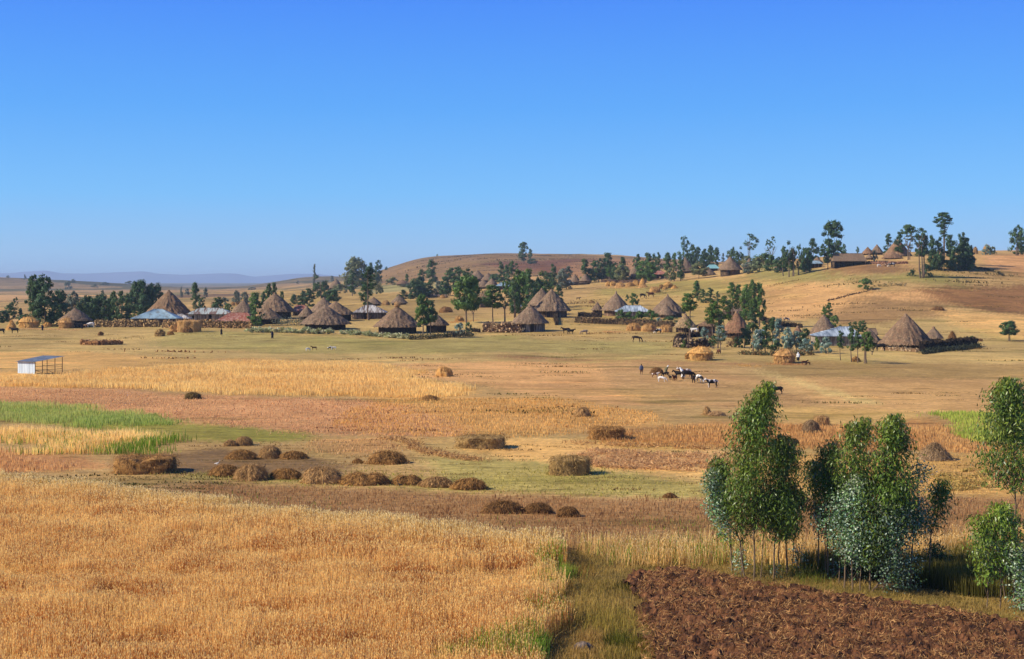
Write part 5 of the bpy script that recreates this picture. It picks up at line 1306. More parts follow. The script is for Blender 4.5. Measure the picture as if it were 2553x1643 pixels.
stone_wall([(1436,804),(1470,806),(1540,808),(1600,812),(1680,816)],14,'low weathered terrace wall behind the three orange haystacks',tone=(130,104,74),tone2=(92,76,52),thick=1.4,brush=1)
stone_wall([(1442,788),(1470,789),(1500,790)],11,'dark brushwood wall left of the tall pointed hut',tone=(90,70,54),tone2=(44,36,28),brush=2,size=.35,name='brush_wall',group='brush walls')
stone_wall([(1683,865),(1700,866),(1735,866),(1772,864)],20,'front wall of the round stone pen',tone=(170,144,112),tone2=(70,56,42),size=.5,brush=1)
stone_wall([(1683,862),(1690,846),(1725,842),(1760,840),(1776,846)],10,'back wall of the round stone pen',tone=(96,76,60),tone2=(50,40,32),brush=1.5)
stone_wall([(2198,872),(2240,876),(2286,880)],9,'low pale stone wall before the largest right-hand hut',tone=(196,168,128),tone2=(140,110,78),size=.45)
stone_wall([(2298,877),(2330,872),(2390,868),(2432,864)],22,'dark brushwood fence running right from the largest right-hand hut',tone=(76,62,46),tone2=(34,28,22),brush=3,thick=1.4,name='brush_fence',cat='fence',group='brush walls')
stone_wall([(1898,800),(1925,812),(1960,815),(2000,818)],9,'dark brush line behind the silvery saplings',tone=(84,66,50),tone2=(50,40,30),brush=3,name='brush_wall',group='brush walls')
stone_wall([(1820,782),(1850,780),(1880,790)],7,'dark brush wall above the orange-tipped hut',tone=(80,62,46),tone2=(50,40,30),brush=3,name='brush_wall',group='brush walls')
stone_wall([(2160,658),(2210,659),(2264,658)],7,'reddish rubble wall below the hilltop huts',tone=(190,140,110),tone2=(130,96,72))
stone_wall([(1620,694),(1664,694)],5,'low stone wall under the reddish verandah house',tone=(180,146,118))
stone_wall([(1500,703),(1560,705),(1610,706)],7,'dark wall behind the upper straw stacks',tone=(130,104,84),tone2=(84,66,54))
stone_wall([(880,793),(920,796),(958,792)],10,'brown wall under the striped tin roof',tone=(170,130,92),tone2=(90,70,50))
stone_wall([(1360,708),(1420,712),(1470,708)],5,'low dark field wall under the paired cone huts',tone=(120,100,80),tone2=(80,64,50))
stone_wall([(204,859),(250,860),(303,858)],12,'long low heap of reddish dung cakes on the pasture',tone=(206,156,102),tone2=(156,112,70),size=.36,thick=2.2,name='dung_heap',cat='heap',group=None,brush=0)
stone_wall([(1178,826),(1196,828)],7,'short dark brush pile left of the stacked stone wall',tone=(84,66,48),tone2=(44,34,28),brush=3,name='brush_wall',group='brush walls')

# hedges
def hedge(pts, hpx, label, cols, bl=.75, name='hedge', dens=1.0, kind='agave', group='hedges', thick=1.2):
    r = np.random.default_rng(int(pts[0][0] * 3)); W = [at(u, v) for u, v in pts]; mb = MB()
    for (a, da), (b, db) in zip(W[:-1], W[1:]):
        L = (b - a).length; H = hpx * (da + db) / 2 / F; n = int(L * 4.2 * dens)
        for k in range(n):
            p = a + (b - a) * r.uniform(); x, y = p.x + r.normal() * .25 * thick, p.y + r.normal() * .45 * thick; z = float(zat(x, y)); c = np.array(lin(*cols[r.integers(len(cols))])) * r.uniform(.7, 1.25)
            m = 16; h = H * r.uniform(.55, 1.1)
            if kind == 'agave':
                dv = unit(r.normal(size=(m, 3)) + [0, 0, .9]); dv[:, 2] = np.abs(dv[:, 2]); base = np.array([x, y, z + r.uniform(0, .6) * h])
                P = base + dv * h * .28; nn = unit(np.cross(dv, r.normal(size=(m, 3))))
                leaves(mb, P, nn, h * .7, .3, c * r.uniform(.7, 1.3, (m, 1)), dv, r=r)
            else:
                dv = r.normal(size=(m, 3)) * [.4, .4, .3] * h; P = np.array([x, y, z + h * .5]) + dv; P[:, 2] = np.maximum(P[:, 2], z + .05)
                leaves(mb, P, unit(dv + r.normal(size=(m, 3)) * .3), .34, .6, c * r.uniform(.6, 1.3, (m, 1)), r=r)
    o = mb.build(name, leafmat('hedge_leaf_' + str(int(pts[0][0])), (1, 1, 1), .15, direct=True)); tag(o, label, 'hedge', group, 'thing'); return o
CA = [(200,202,150), (176,182,130), (214,210,166), (150,150,100)]
hedge([(622,830),(680,832),(740,834),(833,834)], 15, 'pale grey-green cactus hedge left part, before the big front hut', CA, dens=1.8)
hedge([(850,836),(900,838),(960,842),(1022,848)], 13, 'pale grey-green cactus hedge right part, before the straw-ball hut', CA, dens=1.8)
hedge([(1022,848),(1060,846),(1110,842),(1180,838)], 15, 'dark hedge with shadow put into its colours, right of the straw-ball hut', [(64,72,44), (90,84,50), (50,56,36), (120,104,60)], kind='leaf', dens=1.6)  # leaf colours darkened to include the shadow on this hedge
hedge([(586,808),(610,809),(640,812)], 14, 'greyish shrub row under the rusty tin roof', [(110,128,104), (92,110,86)], kind='leaf')
hedge([(690,812),(730,812),(760,812)], 26, 'grey-green shrub thicket left of the big front hut', [(124,136,112), (96,100,80), (84,84,62)], kind='leaf', dens=1.6)
hedge([(2300,885),(2345,878),(2390,873),(2440,869)], 12, 'dark low hedge at the foot of the right brushwood fence', [(40,48,30), (58,60,34)], kind='leaf', dens=1.6)
hedge([(1850,884),(1900,888),(1960,888),(2030,886)], 12, 'brown and green undergrowth below the silvery saplings', [(90,84,44), (130,96,54), (60,72,36)], kind='leaf', dens=1.4)
hedge([(2185,716),(2215,711),(2240,712),(2262,708)], 6, 'dark scrubby bank right of the lone green shrub on the right slope', [(104,96,56), (120,104,60)], kind='leaf', dens=.6, thick=2.5)
hedge([(2405,664),(2450,672),(2490,682),(2500,690)], 5, 'dark hedge line curving down right of the hilltop wood', [(60,60,38), (84,76,46)], kind='leaf', dens=1)
hedge([(2060,754),(2110,742),(2165,728),(2180,724)], 3, 'dark brown field edge climbing the right slope', [(90,66,44), (110,84,54)], kind='leaf', dens=.6)
hedge([(1000,716),(1030,717),(1060,718)], 10, 'dark brush at the foot of the mid-slope grove', [(56,66,46), (80,76,52)], kind='leaf')

# ---------------------------------------------------------------- haystacks
HC1 = {'gold': ((214,168,98), (168,124,66)), 'orange': ((210,162,100), (150,112,64)), 'yellow': ((226,178,104), (190,140,76)), 'brown': ((192,144,82), (106,76,42)), 'dark': ((118,96,54), (72,56,32)),
       'tan': ((204,162,104), (130,98,60)), 'pale': ((206,168,118), (160,124,84)), 'grey': ((176,146,106), (116,94,66)), 'olive': ((194,158,98), (104,80,46)), 'dull': ((158,116,68), (100,72,42))}
def stack(u, vb, vt, w, kind, tone, label, group='haystacks near the village', name='haystack', d=None, cat='haystack', lumps=None, n=None):
    p, d0 = at(u, vb, d); s = d0 / F; Rx = w * s / 2; H = (vb - vt) * s * (.84 if kind in ('dome', 'heap') else .93)
    Ry = Rx * (.75 if kind in ('dome', 'cone', 'beehive') else .55)
    if kind == 'block': Ry = min(Rx * .7, 1.6)
    x, y = p.x * (d0 + Ry * .6) / d0, d0 + Ry * .6; z = float(zat(x, y)); z = min(z, p.z)
    r = np.random.default_rng(int(u * 11 + vt)); c1, c2 = [np.array(lin(*c)) for c in HC1[tone]]; mb = MB()
    na, nr = 40, 14; a, f = np.meshgrid(np.linspace(0, 2 * math.pi, na, endpoint=False), np.linspace(0, 1, nr + 1)); a, f = a.ravel(), f.ravel()
    if kind in ('dome', 'heap'): rad = np.sin(np.clip(f * 1.0, 0, 1) * math.pi / 2) ** .8; zz = np.cos(f * math.pi / 2) ** (.8 if kind == 'dome' else .95)
    elif kind == 'cone': rad = f ** .8; zz = 1 - f ** 1.15
    elif kind == 'beehive':   # drum with an overhanging cap
        rad = np.where(f < .5, (f / .5) ** .75 * 1.0, np.where(f < .56, 1.0 - (f - .5) * 1.5, .9 + .06 * (f - .56))); zz = np.where(f < .5, 1 - .46 * (f / .5) ** 1.5, .54 * (1 - (f - .5) / .5))
    else:                      # block: superellipse
        rad = np.where(f < .4, f / .4 * .97, .97 + .03 * (f - .4)); zz = np.where(f < .4, 1 - .04 * (f / .4) ** 2, (1 - (f - .4) / .6) * .96)
    ex = 1.0 if kind != 'block' else 1 / np.maximum(np.abs(np.cos(a)) ** 3.4 + np.abs(np.sin(a)) ** 3.4, 1e-6) ** (1 / 3.4)
    sd = r.uniform(0, 90); n1 = fbm(np.cos(a) * 2.2 + sd, np.sin(a) * 2.2 + f * 2.5, 3, 3); n2 = fbm(np.cos(a) * 7 + sd, np.sin(a) * 7 + f * 6, 5, 2)
    am = .12 if kind == 'block' else .24 if kind == 'beehive' else .26
    rr = rad * ex * (1 + am * 1.6 * n1 + am * .9 * n2); X = Rx * rr * np.cos(a); Y = Ry * rr * np.sin(a); Z = H * zz * (1 + .22 * n1 * (kind in ('heap', 'dome')) + .08 * n2)
    if lumps:
        xx = X / Rx; Z = Z * (1 - lumps[1] * np.exp(-((xx - lumps[0]) / .22) ** 2))
    Z = np.where(f > .98, -.3, Z)
    col = c2 + (c1 - c2) * (np.clip(.55 + 1.3 * n1 + 1.6 * n2, 0, 1)[:, None]); 
    if kind == 'beehive': col = np.where((f > .52)[:, None], col * .82, col * 1.08)
    Fc = np.array([[k * na + i, (k + 1) * na + i, (k + 1) * na + (i + 1) % na, k * na + (i + 1) % na] for k in range(nr) for i in range(na)])
    V0 = np.stack([X, Y, Z], 1); mb.add(V0, Fc, col)
    big = d0 < 230
    m = n or int((3600 if d0 < 140 else 1100 if big else 420) * (1 if w > 30 or not big else .6))
    k = r.integers(0, len(X), m); k = k[(f[k] > .03) & (f[k] < .99)]
    P = V0[k] + r.normal(size=(len(k), 3)) * [Rx * .08, Ry * .09, H * .07]; P[:, 2] = np.maximum(P[:, 2], .02)
    out = unit(P / [Rx * Rx, Ry * Ry, H * H * .8] * Rx); dn = unit(np.stack([P[:, 0], P[:, 1] * .8, -np.abs(P[:, 2]) * .2 - Rx * .7], 1) + r.normal(size=(len(k), 3)) * Rx * .35)
    L = r.uniform(.16, .42, len(k)) if big else r.uniform(.35, .8, len(k))
    leaves(mb, P + out * .03, unit(out + r.normal(size=out.shape) * .4), L, .1 if big else .2, (c2 + (c1 * 1.15 - c2) * r.uniform(0, 1, (len(k), 1))) * r.uniform(.75, 1.2, (len(k), 1)), dn, r=r)
    # loose straw round the foot
    m = int(120 if big else 50); aa = r.uniform(0, 6.283, m); q = r.uniform(.9, 1.25, m); P = np.stack([Rx * q * np.cos(aa), Ry * q * np.sin(aa), np.full(m, .06)], 1); P[:, 2] += zat(P[:, 0] + x, P[:, 1] + y) - z
    leaves(mb, P, unit(r.normal(size=(m, 3)) * .4 + [0, 0, 1]), .35, .2, c1 * r.uniform(.6, 1.15, (m, 1)), r=r)
    o = mb.build(name, STRAWM); o.location = (x, y, z); tag(o, label, cat, group); return o
GN = 'hay piles drying on the near pasture'; GP = 'haystacks standing on the plain'; GVs = 'haystacks in the village'
SL = [
 (29,824,797,26,'cone','yellow','leaning yellow haystack at the left edge',GVs),(71,817,788,48,'beehive','yellow','broad yellow haystack with an overhanging cap near the left edge',GVs),
 (118,815,803,22,'dome','yellow','small yellow haystack behind the person at the left',GVs),(165,818,789,38,'beehive','orange','orange beehive haystack in front of the leftmost round hut',GVs),
 (472,829,798,58,'block','orange','large square-cut orange straw block by the long stone wall',GVs),(434,828,812,18,'block','orange','low step of straw at the left of the square-cut block',GVs),
 (399,839,821,26,'beehive','olive','small cut haystack left of the square-cut block',GVs),(425,835,827,16,'heap','brown','little brown heap between the small and the square haystacks',GVs),
 (468,831,817,24,'heap','dull','dark heap leaning on the front of the square-cut block',GVs),(251,837,828,12,'dome','dull','small dark mound on the pasture left of centre',GVs),
 (581,763,754,10,'beehive','orange','left one of three far straw stacks over the long tin house',GVs),(593,762,750,11,'beehive','yellow','middle one of three far straw stacks over the long tin house',GVs),(605,760,747,11,'cone','yellow','right one of three far straw stacks over the long tin house',GVs),
 (962,763,750,20,'dome','tan','pinkish straw heap left of the small pointed grey hut',GVs),(1104,743,734,13,'dome','orange','small orange stack on the low grey field wall',GVs),
 (1112,779,763,34,'heap','dull','broad brown heap behind the bright green tree',GVs),(1145,803,790,23,'dome','orange','orange straw mound left of the big lone tree trunk',GVs),
 (1516,714,702,13,'beehive','gold','leftmost stack of the upper straw group',GVs),(1528,715,702,15,'dome','gold','second stack of the upper straw group',GVs),(1547,717,704,30,'cone','orange','wide flat cone of the upper straw group',GVs),
 (1571,716,704,22,'heap','orange','low middle heap of the upper straw group',GVs),(1586,714,699,19,'dome','gold','round stack right of middle in the upper straw group',GVs),(1602,713,695,18,'cone','yellow','tallest yellow stack of the upper straw group',GVs),(1602,718,707,28,'cone','orange','pale heap at the foot of the tallest yellow stack',GVs),
 (1633,731,714,28,'dome','orange','big brown-orange stack of the lower straw group on the slope',GVs),(1649,722,711,12,'dome','brown','tiny dark stack at the back of the lower straw group',GVs),(1658,723,715,13,'dome','gold','small stack in the middle of the lower straw group',GVs),
 (1666,720,704,23,'beehive','gold','tall stack at the right of the lower straw group',GVs),(1682,721,712,16,'cone','yellow','pale cone at the right end of the lower straw group',GVs),
 (1475,757,750,14,'heap','tan','little straw heap on the slope left of the tall pointed hut',GVs),
 (1579,825,804,36,'dome','orange','left of the three orange haystacks in a row',GVs),(1617,827,805,38,'dome','orange','middle of the three orange haystacks in a row',GVs),(1659,828,808,36,'dome','orange','right of the three orange haystacks in a row',GVs),
 (1748,899,862,64,'beehive','yellow','large haystack with a thick pale cap by the stone pen',GVs),(1714,896,884,9,'block','brown','small straw block at the left of the capped haystack',GVs),
 (1957,906,867,57,'beehive','orange','large round haystack with the person in white beside it',GVs),(2134,904,892,20,'heap','brown','small dark-sided heap under the thin-stemmed saplings',GVs),
 (2374,848,824,24,'cone','dull','small dark cone stack behind the right brushwood fence',GVs),(2461,634,608,22,'dome','gold','golden haystack on the skyline behind a grey bush',GVs),(2432,634,614,12,'heap','tan','small straw heap on the skyline left of the golden stack',GVs),
 (2443,852,846,12,'heap','dull','tiny dark heap at the right end of the brush fence',GVs),(2338,775,765,32,'heap','dull','brown scrubby mound on the right slope',GVs),
 # plain
 (1107,939,913,42,'dome','yellow','pale yellow haystack alone on the plain left of centre',GP),(1638,930,914,32,'heap','dull','brown brush heap behind the cattle',GP),
 (482,996,979,40,'dome','dark','dark mound in the reddish field at the left',GP),(1072,998,986,44,'heap','brown','flat brown heap in the tawny grass',GP),
 (1452,1038,1013,38,'dome','tan','pale broken haystack in the middle of the plain',GP),(1763,1036,1015,24,'cone','tan','small pale stack left of the tallest eucalyptus tip',GP),(1787,1038,1027,38,'heap','pale','flat spread of hay right of that small pale stack',GP),
 (2048,1060,1038,36,'block','tan','squat pale stack, right one of the pair behind the eucalyptus trees',GP),(2022,1081,1050,38,'dome','grey','greyish stack, left one of the pair behind the eucalyptus trees',GP),
 (1513,1097,1068,84,'block','brown','long low brown haystack right of centre',GP),(1198,1118,1088,116,'block','olive','longest low haystack, oblong, in the centre of the plain',GP),(1421,1186,1142,98,'block','olive','tall dark-sided haystack with a pale top right of centre',GP),
 (2331,1149,1107,86,'cone','grey','broad grey-brown conical haystack behind the right-hand trees',GP),(1978,1112,1096,26,'heap','dark','dark heap glimpsed between the two eucalyptus clusters',GP),
 # near pasture
 (608,1111,1090,38,'dome','tan','small haystack farthest up the near pasture at the left',GN),(575,1112,1098,30,'heap','tan','loose pile left of the farthest small haystack',GN),(602,1146,1125,70,'heap','brown','flat brown hay pile left of the round one',GN),(674,1142,1111,52,'dome','tan','round haystack between two flat piles',GN),
 (733,1145,1127,60,'heap','brown','flat brown hay pile right of the round one',GN),(363,1182,1140,148,'block','brown','largest long hay pile at the left with a dip in its top',GN),(562,1188,1161,74,'heap','brown','brown pile below the white bird',GN),(627,1198,1160,80,'dome','tan','tall round haystack beside the pile with the white bird',GN),
 (712,1196,1172,76,'heap','brown','low pile third in the front row',GN),(802,1206,1166,94,'dome','tan','biggest pile in the middle of the front row',GN),(912,1212,1179,116,'heap','brown','double-humped pile in the front row',GN),(1012,1211,1187,70,'heap','brown','pointed small pile right of the double-humped one',GN),
 (1088,1215,1191,74,'heap','tan','second last pile of the front row',GN),(1171,1220,1194,82,'heap','brown','last pile at the right end of the front row',GN),(965,1158,1125,94,'heap','brown','spreading irregular pile behind the front row',GN),(892,1155,1146,22,'heap','brown','tiny clump left of the spreading irregular pile',GN),
 (1255,1283,1254,98,'heap','dull','dark grassy heap, left of three on the brown stubble',GN),(1340,1282,1257,64,'heap','dull','middle dark heap of three on the brown stubble',GN),(1418,1289,1266,50,'heap','dull','right dark heap of three on the brown stubble',GN),(1670,1240,1231,28,'heap','dull','little dark clump at the edge of the brown stubble',GN),
]
for (u, vb, vt, w_, kd, tn, lab, gr) in SL:
    stack(u, vb, vt, w_, kd, tn, lab, gr, lumps=(-.02, .25) if 'dip' in lab else (.05, .4) if 'double' in lab else None, name='hay_pile' if gr == GN else 'haystack')

# ---------------------------------------------------------------- tin shed on the plain
p, d0 = at(66, 931, 222); s = d0 / F; W = 58 * s; Hs = 29 * s
SW = surf('galvanised_sheet', lin(218,232,238), lin(188,204,212), 1.0, stretch=(2.5, .6, .2), rough=.5, usecol=True, lo=.4, hi=.62)
SR = surf('grey_roof_sheet', lin(112,124,138), lin(88,98,112), 1.4, rough=.5, usecol=True); ST = surf('steel_frame', lin(52,48,48), lin(34,32,32), 3)
t = empty('tin_shed', p, R(-26), 'small open-sided shed of pale metal sheet and dark frame on the left plain', 'shed')
mb = MB(); nn = 40
for k in range(nn): mb.add([[-W/2+W*k/nn, -.03*(k%2), -.3],[-W/2+W*(k+1)/nn, -.03*((k+1)%2), -.3],[-W/2+W*(k+1)/nn, -.03*((k+1)%2), Hs],[-W/2+W*k/nn, -.03*(k%2), Hs]], [[0,1,2,3]], (1+.06*math.sin(k*1.1),)*3)
mb.build('front_panel', SW, t)
L1 = 40 * s; dy = 3.2       # the open part, set back and to the right
mb = MB(); z1, z2 = Hs + .04, Hs + 13.5 * s * 1.0
A_, B_, C_, D_ = (-W/2 - .3, -.35, z1), (W/2 + .1, -.35, z1), (W/2 + L1 + .2, dy + .3, z2), (-W/2 + L1 * .72, dy + .3, z2)
for k in range(30):
    q0, q1 = k / 30, (k + 1) / 30; f_ = lambda P, Q, q, o: [P[i] + (Q[i] - P[i]) * q + (o if i == 2 else 0) for i in range(3)]
    o0, o1 = .03 * (k % 2), .03 * ((k + 1) % 2)
    mb.add([f_(A_, B_, q0, o0), f_(A_, B_, q1, o1), f_(D_, C_, q1, o1), f_(D_, C_, q0, o0)], [[0, 1, 2, 3]])
mb.build('roof', SR, t)
def post(x, y, z, zb=-.3):
    m = MB(); bar(m, (x, y, zb), (x, y, z), .05); m.build('post', ST, t)
xp = [W / 2, W / 2 + L1 * .42, W / 2 + L1 * .7, W / 2 + L1]
zr = lambda y: z1 + (z2 - z1) * (y + .35) / (dy + .65) - .06
post(xp[0], 0, zr(0)); post(xp[1], dy * .45, zr(dy * .45)); post(xp[2], dy * .75, zr(dy * .75)); post(xp[3], dy, zr(dy)); post(-W / 2 + L1 * .8, dy, zr(dy))
def rail(a, b, nm='rail'):
    m = MB(); bar(m, a, b, .035); m.build(nm, ST, t)
rail((xp[0], 0, Hs * .62), (xp[3], dy, Hs * .78)); rail((xp[0], 0, Hs * .3), (xp[3], dy, Hs * .4)); rail((xp[0], 0, Hs * .3), (xp[1], dy * .45, -.1), 'brace'); rail((xp[1], dy * .45, Hs * .35), (xp[2], dy * .75, -.1), 'brace'); rail((-W / 2 + L1 * .8, dy, Hs * .6), (xp[3], dy, Hs * .6))
rail((-W / 2, -.02, Hs - .02), (W / 2, -.02, Hs - .02), 'eave_beam')
# bare sapling and wooden stakes
def bare(u, vb, vt, label, name='bare_tree', n=16):
    p, d = at(u, vb); s = d / F; H = (vb - vt) * s; r = np.random.default_rng(int(u)); t = empty(name, p, 0, label, 'tree', 'bare trees and stakes'); mb = MB()
    tube(mb, [(0, 0, -.2), (.05, 0, H * .5), (0, .05, H)], [.09, .06, .02], 6); mb.build('trunk', BARK, t); mb = MB()
    for k in range(n):
        z = H * r.uniform(.3, .95); a = r.uniform(0, 6.28); L = H * r.uniform(.1, .22); e = (L * .6 * math.cos(a), L * .6 * math.sin(a), z + L)
        tube(mb, [(0, 0, z), e], [.035, .012], 4); tube(mb, [e, (e[0] + r.normal() * .4, e[1], e[2] + L * .6)], [.014, .008], 4)
    mb.build('branches', BARK, t)
bare(665, 806, 750, 'bare leafless sapling in front of the low grey hut')
bare(2340, 862, 826, 'dead crooked sapling behind the largest right-hand hut', n=8)
bare(1284, 806, 746, 'pale bare stem right of the thin pale-trunked tree', n=6)
# a boulder at the bottom of the verge
p, d = at(1455, 1622); mb = MB(); a, f = np.meshgrid(np.linspace(0, 6.283, 24, endpoint=False), np.linspace(0, 1, 10)); a, f = a.ravel(), f.ravel()
n1 = fbm(np.cos(a) * 2 + 5, np.sin(a) * 2 + f * 2, 3, 3); rr = np.sin(f * math.pi / 2 * 1.1) * (1 + .5 * n1)
mb.add(np.stack([.42 * rr * np.cos(a), .3 * rr * np.sin(a), .3 * np.cos(f * math.pi / 2 * 1.1) * (1 + .6 * n1)], 1), [[k * 24 + i, (k + 1) * 24 + i, (k + 1) * 24 + (i + 1) % 24, k * 24 + (i + 1) % 24] for k in range(9) for i in range(24)])
o = mb.build('boulder', surf('grey_rock', lin(128,112,100), lin(84,72,64), 5, bump=.03), smooth=True); o.location = p; tag(o, 'grey boulder half sunk in the verge grass at the bottom', 'rock')
# ---------------------------------------------------------------- animals and people
def skin_mesh(name, chains, sub=1):
    """chains: list of [(x,y,z,r), ...]; a chain may start on an existing point (matched by coordinates)"""
    pts = []; edges = []; rad = []
    def idx(q):
        for i, e in enumerate(pts):
            if (Vector(e) - Vector(q[:3])).length < 1e-4: return i
        pts.append(tuple(q[:3])); rad.append(q[3]); return len(pts) - 1
    for c in chains:
        ids = [idx(q) for q in c]
        edges += list(zip(ids[:-1], ids[1:]))
    me = bpy.data.meshes.new(name); me.from_pydata(pts, edges, []); o = bpy.data.objects.new(name, me); COL.objects.link(o)
    m = o.modifiers.new('Skin', 'SKIN'); m.use_smooth_shade = True
    sv = me.skin_vertices[0].data
    for i, v in enumerate(sv): v.radius = (rad[i], rad[i]) if not isinstance(rad[i], tuple) else rad[i]; v.use_root = i == 0
    s = o.modifiers.new('Sub', 'SUBSURF'); s.levels = s.render_levels = sub
    dg = bpy.context.evaluated_depsgraph_get(); out = bpy.data.meshes.new_from_object(o.evaluated_get(dg)); out.name = name
    bpy.data.objects.remove(o); bpy.data.meshes.remove(me)
    for pl in out.polygons: pl.use_smooth = True
    return out
def quad(k=1.0, graze=False, horn=False, slim=1.0, ear=.1, legl=1.0, neck=1.0, tail=True):
    z = lambda v: v * k
    B = [(-.8, .30), (-.35, .36), (.15, .36), (.55, .32)]
    hz = 1.08 * legl
    body = [(-.35*k, 0, z(hz), .36*k*slim), (-.8*k, 0, z(hz+.04), .29*k*slim)]
    fwd = [(-.35*k, 0, z(hz), .36*k*slim), (.15*k, 0, z(hz-.02), .36*k*slim), (.55*k, 0, z(hz+.04), .31*k*slim)]
    sh = (.55*k, 0, z(hz+.04), .31*k*slim)
    if graze: nk = [sh, (.85*k, 0, z(.95*legl), .17*k), (1.12*k, 0, z(.6*legl), .12*k), (1.2*k, 0, z(.38*legl), .11*k), (1.32*k, 0, z(.12), .07*k)]
    else: nk = [sh, (.85*k, 0, z(hz+.2*neck), .19*k), (1.08*k, 0, z(hz+.38*neck), .14*k), (1.2*k, 0, z(hz+.36*neck), .12*k), (1.45*k, 0, z(hz+.16*neck), .08*k)]
    ch = [body, fwd, nk]
    for sy in (-1, 1):
        ch.append([sh, (.56*k, sy*.17*k, z(hz-.3), .13*k), (.56*k, sy*.19*k, z(.46*legl), .075*k), (.53*k, sy*.19*k, z(.2*legl), .05*k), (.56*k, sy*.19*k, z(.03), .06*k)])
        ch.append([(-.8*k, 0, z(hz+.04), .29*k*slim), (-.76*k, sy*.18*k, z(hz-.26), .17*k), (-.68*k, sy*.19*k, z(.66*legl), .11*k), (-.88*k, sy*.19*k, z(.42*legl), .06*k), (-.84*k, sy*.19*k, z(.2*legl), .048*k), (-.82*k, sy*.19*k, z(.03), .06*k)])
        hd = nk[-2]
        ch.append([hd, (hd[0]-.06*k, sy*.2*k, hd[2]+.1*k, .035*k), (hd[0]-.08*k, sy*(.2+ear)*k, hd[2]+.12*k, .02*k)])
        if horn: ch.append([hd, (hd[0]-.02*k, sy*.1*k, hd[2]+.18*k, .03*k), (hd[0]+.05*k, sy*.2*k, hd[2]+.36*k, .012*k)])
    if tail: ch.append([(-.8*k, 0, z(hz+.04), .29*k*slim), (-1.08*k, 0, z(hz+.1), .05*k), (-1.16*k, 0, z(hz-.25), .03*k), (-1.16*k, 0, z(hz-.55), .04*k)])
    return ch
PRO = {'cow': skin_mesh('cow_body', quad(1.0, False, True)), 'cow_graze': skin_mesh('grazing_cow_body', quad(1.0, True, True)),
       'horse_graze': skin_mesh('horse_body', quad(1.02, True, False, .82, .05, 1.12)), 'goat': skin_mesh('goat_body', quad(.55, False, True, .8)), 'goat_graze': skin_mesh('grazing_goat_body', quad(.55, True, False, .85)),
       'dog': skin_mesh('dog_body', quad(.4, False, False, .8))}
def coat(name, a, b, scale=1.6, lo=.47, hi=.53): return surf(name, a, b, scale, rough=.7, lo=lo, hi=hi, detail=1)
COAT = {'black': coat('black_coat', lin(30,26,24), lin(44,36,32)), 'brown': coat('brown_coat', lin(92,52,32), lin(66,38,24)), 'white': coat('white_coat', lin(226,222,212), lin(200,190,176)),
        'pied': coat('pied_coat', lin(30,26,26), lin(222,216,206)), 'tan': coat('tan_coat', lin(190,150,112), lin(160,120,84)), 'brownwhite': coat('brown_white_coat', lin(110,70,46), lin(214,200,184)), 'grey': coat('grey_coat', lin(120,104,92), lin(150,136,122)), 'dark': coat('dark_coat', lin(54,38,30), lin(40,30,24))}
for me in PRO.values(): me.materials.append(COAT['brown'])
HOOF = surf('hoof', lin(40,34,30), lin(30,26,22), 8)
def animal(u, v, kind, c, yaw, label, cat, group, name, k=1.0):
    p, d = at(u, v); o = bpy.data.objects.new(name, PRO[kind]); COL.objects.link(o)
    o.location = (p.x, p.y, float(zat(p.x, p.y)) - .01); o.rotation_euler = (0, 0, R(yaw)); o.scale = (k, k, k)
    o.material_slots[0].link = 'OBJECT'; o.material_slots[0].material = COAT[c]; tag(o, label, cat, group); return o
HG = 'herd standing on the brown field'; PG = 'livestock grazing round the village'
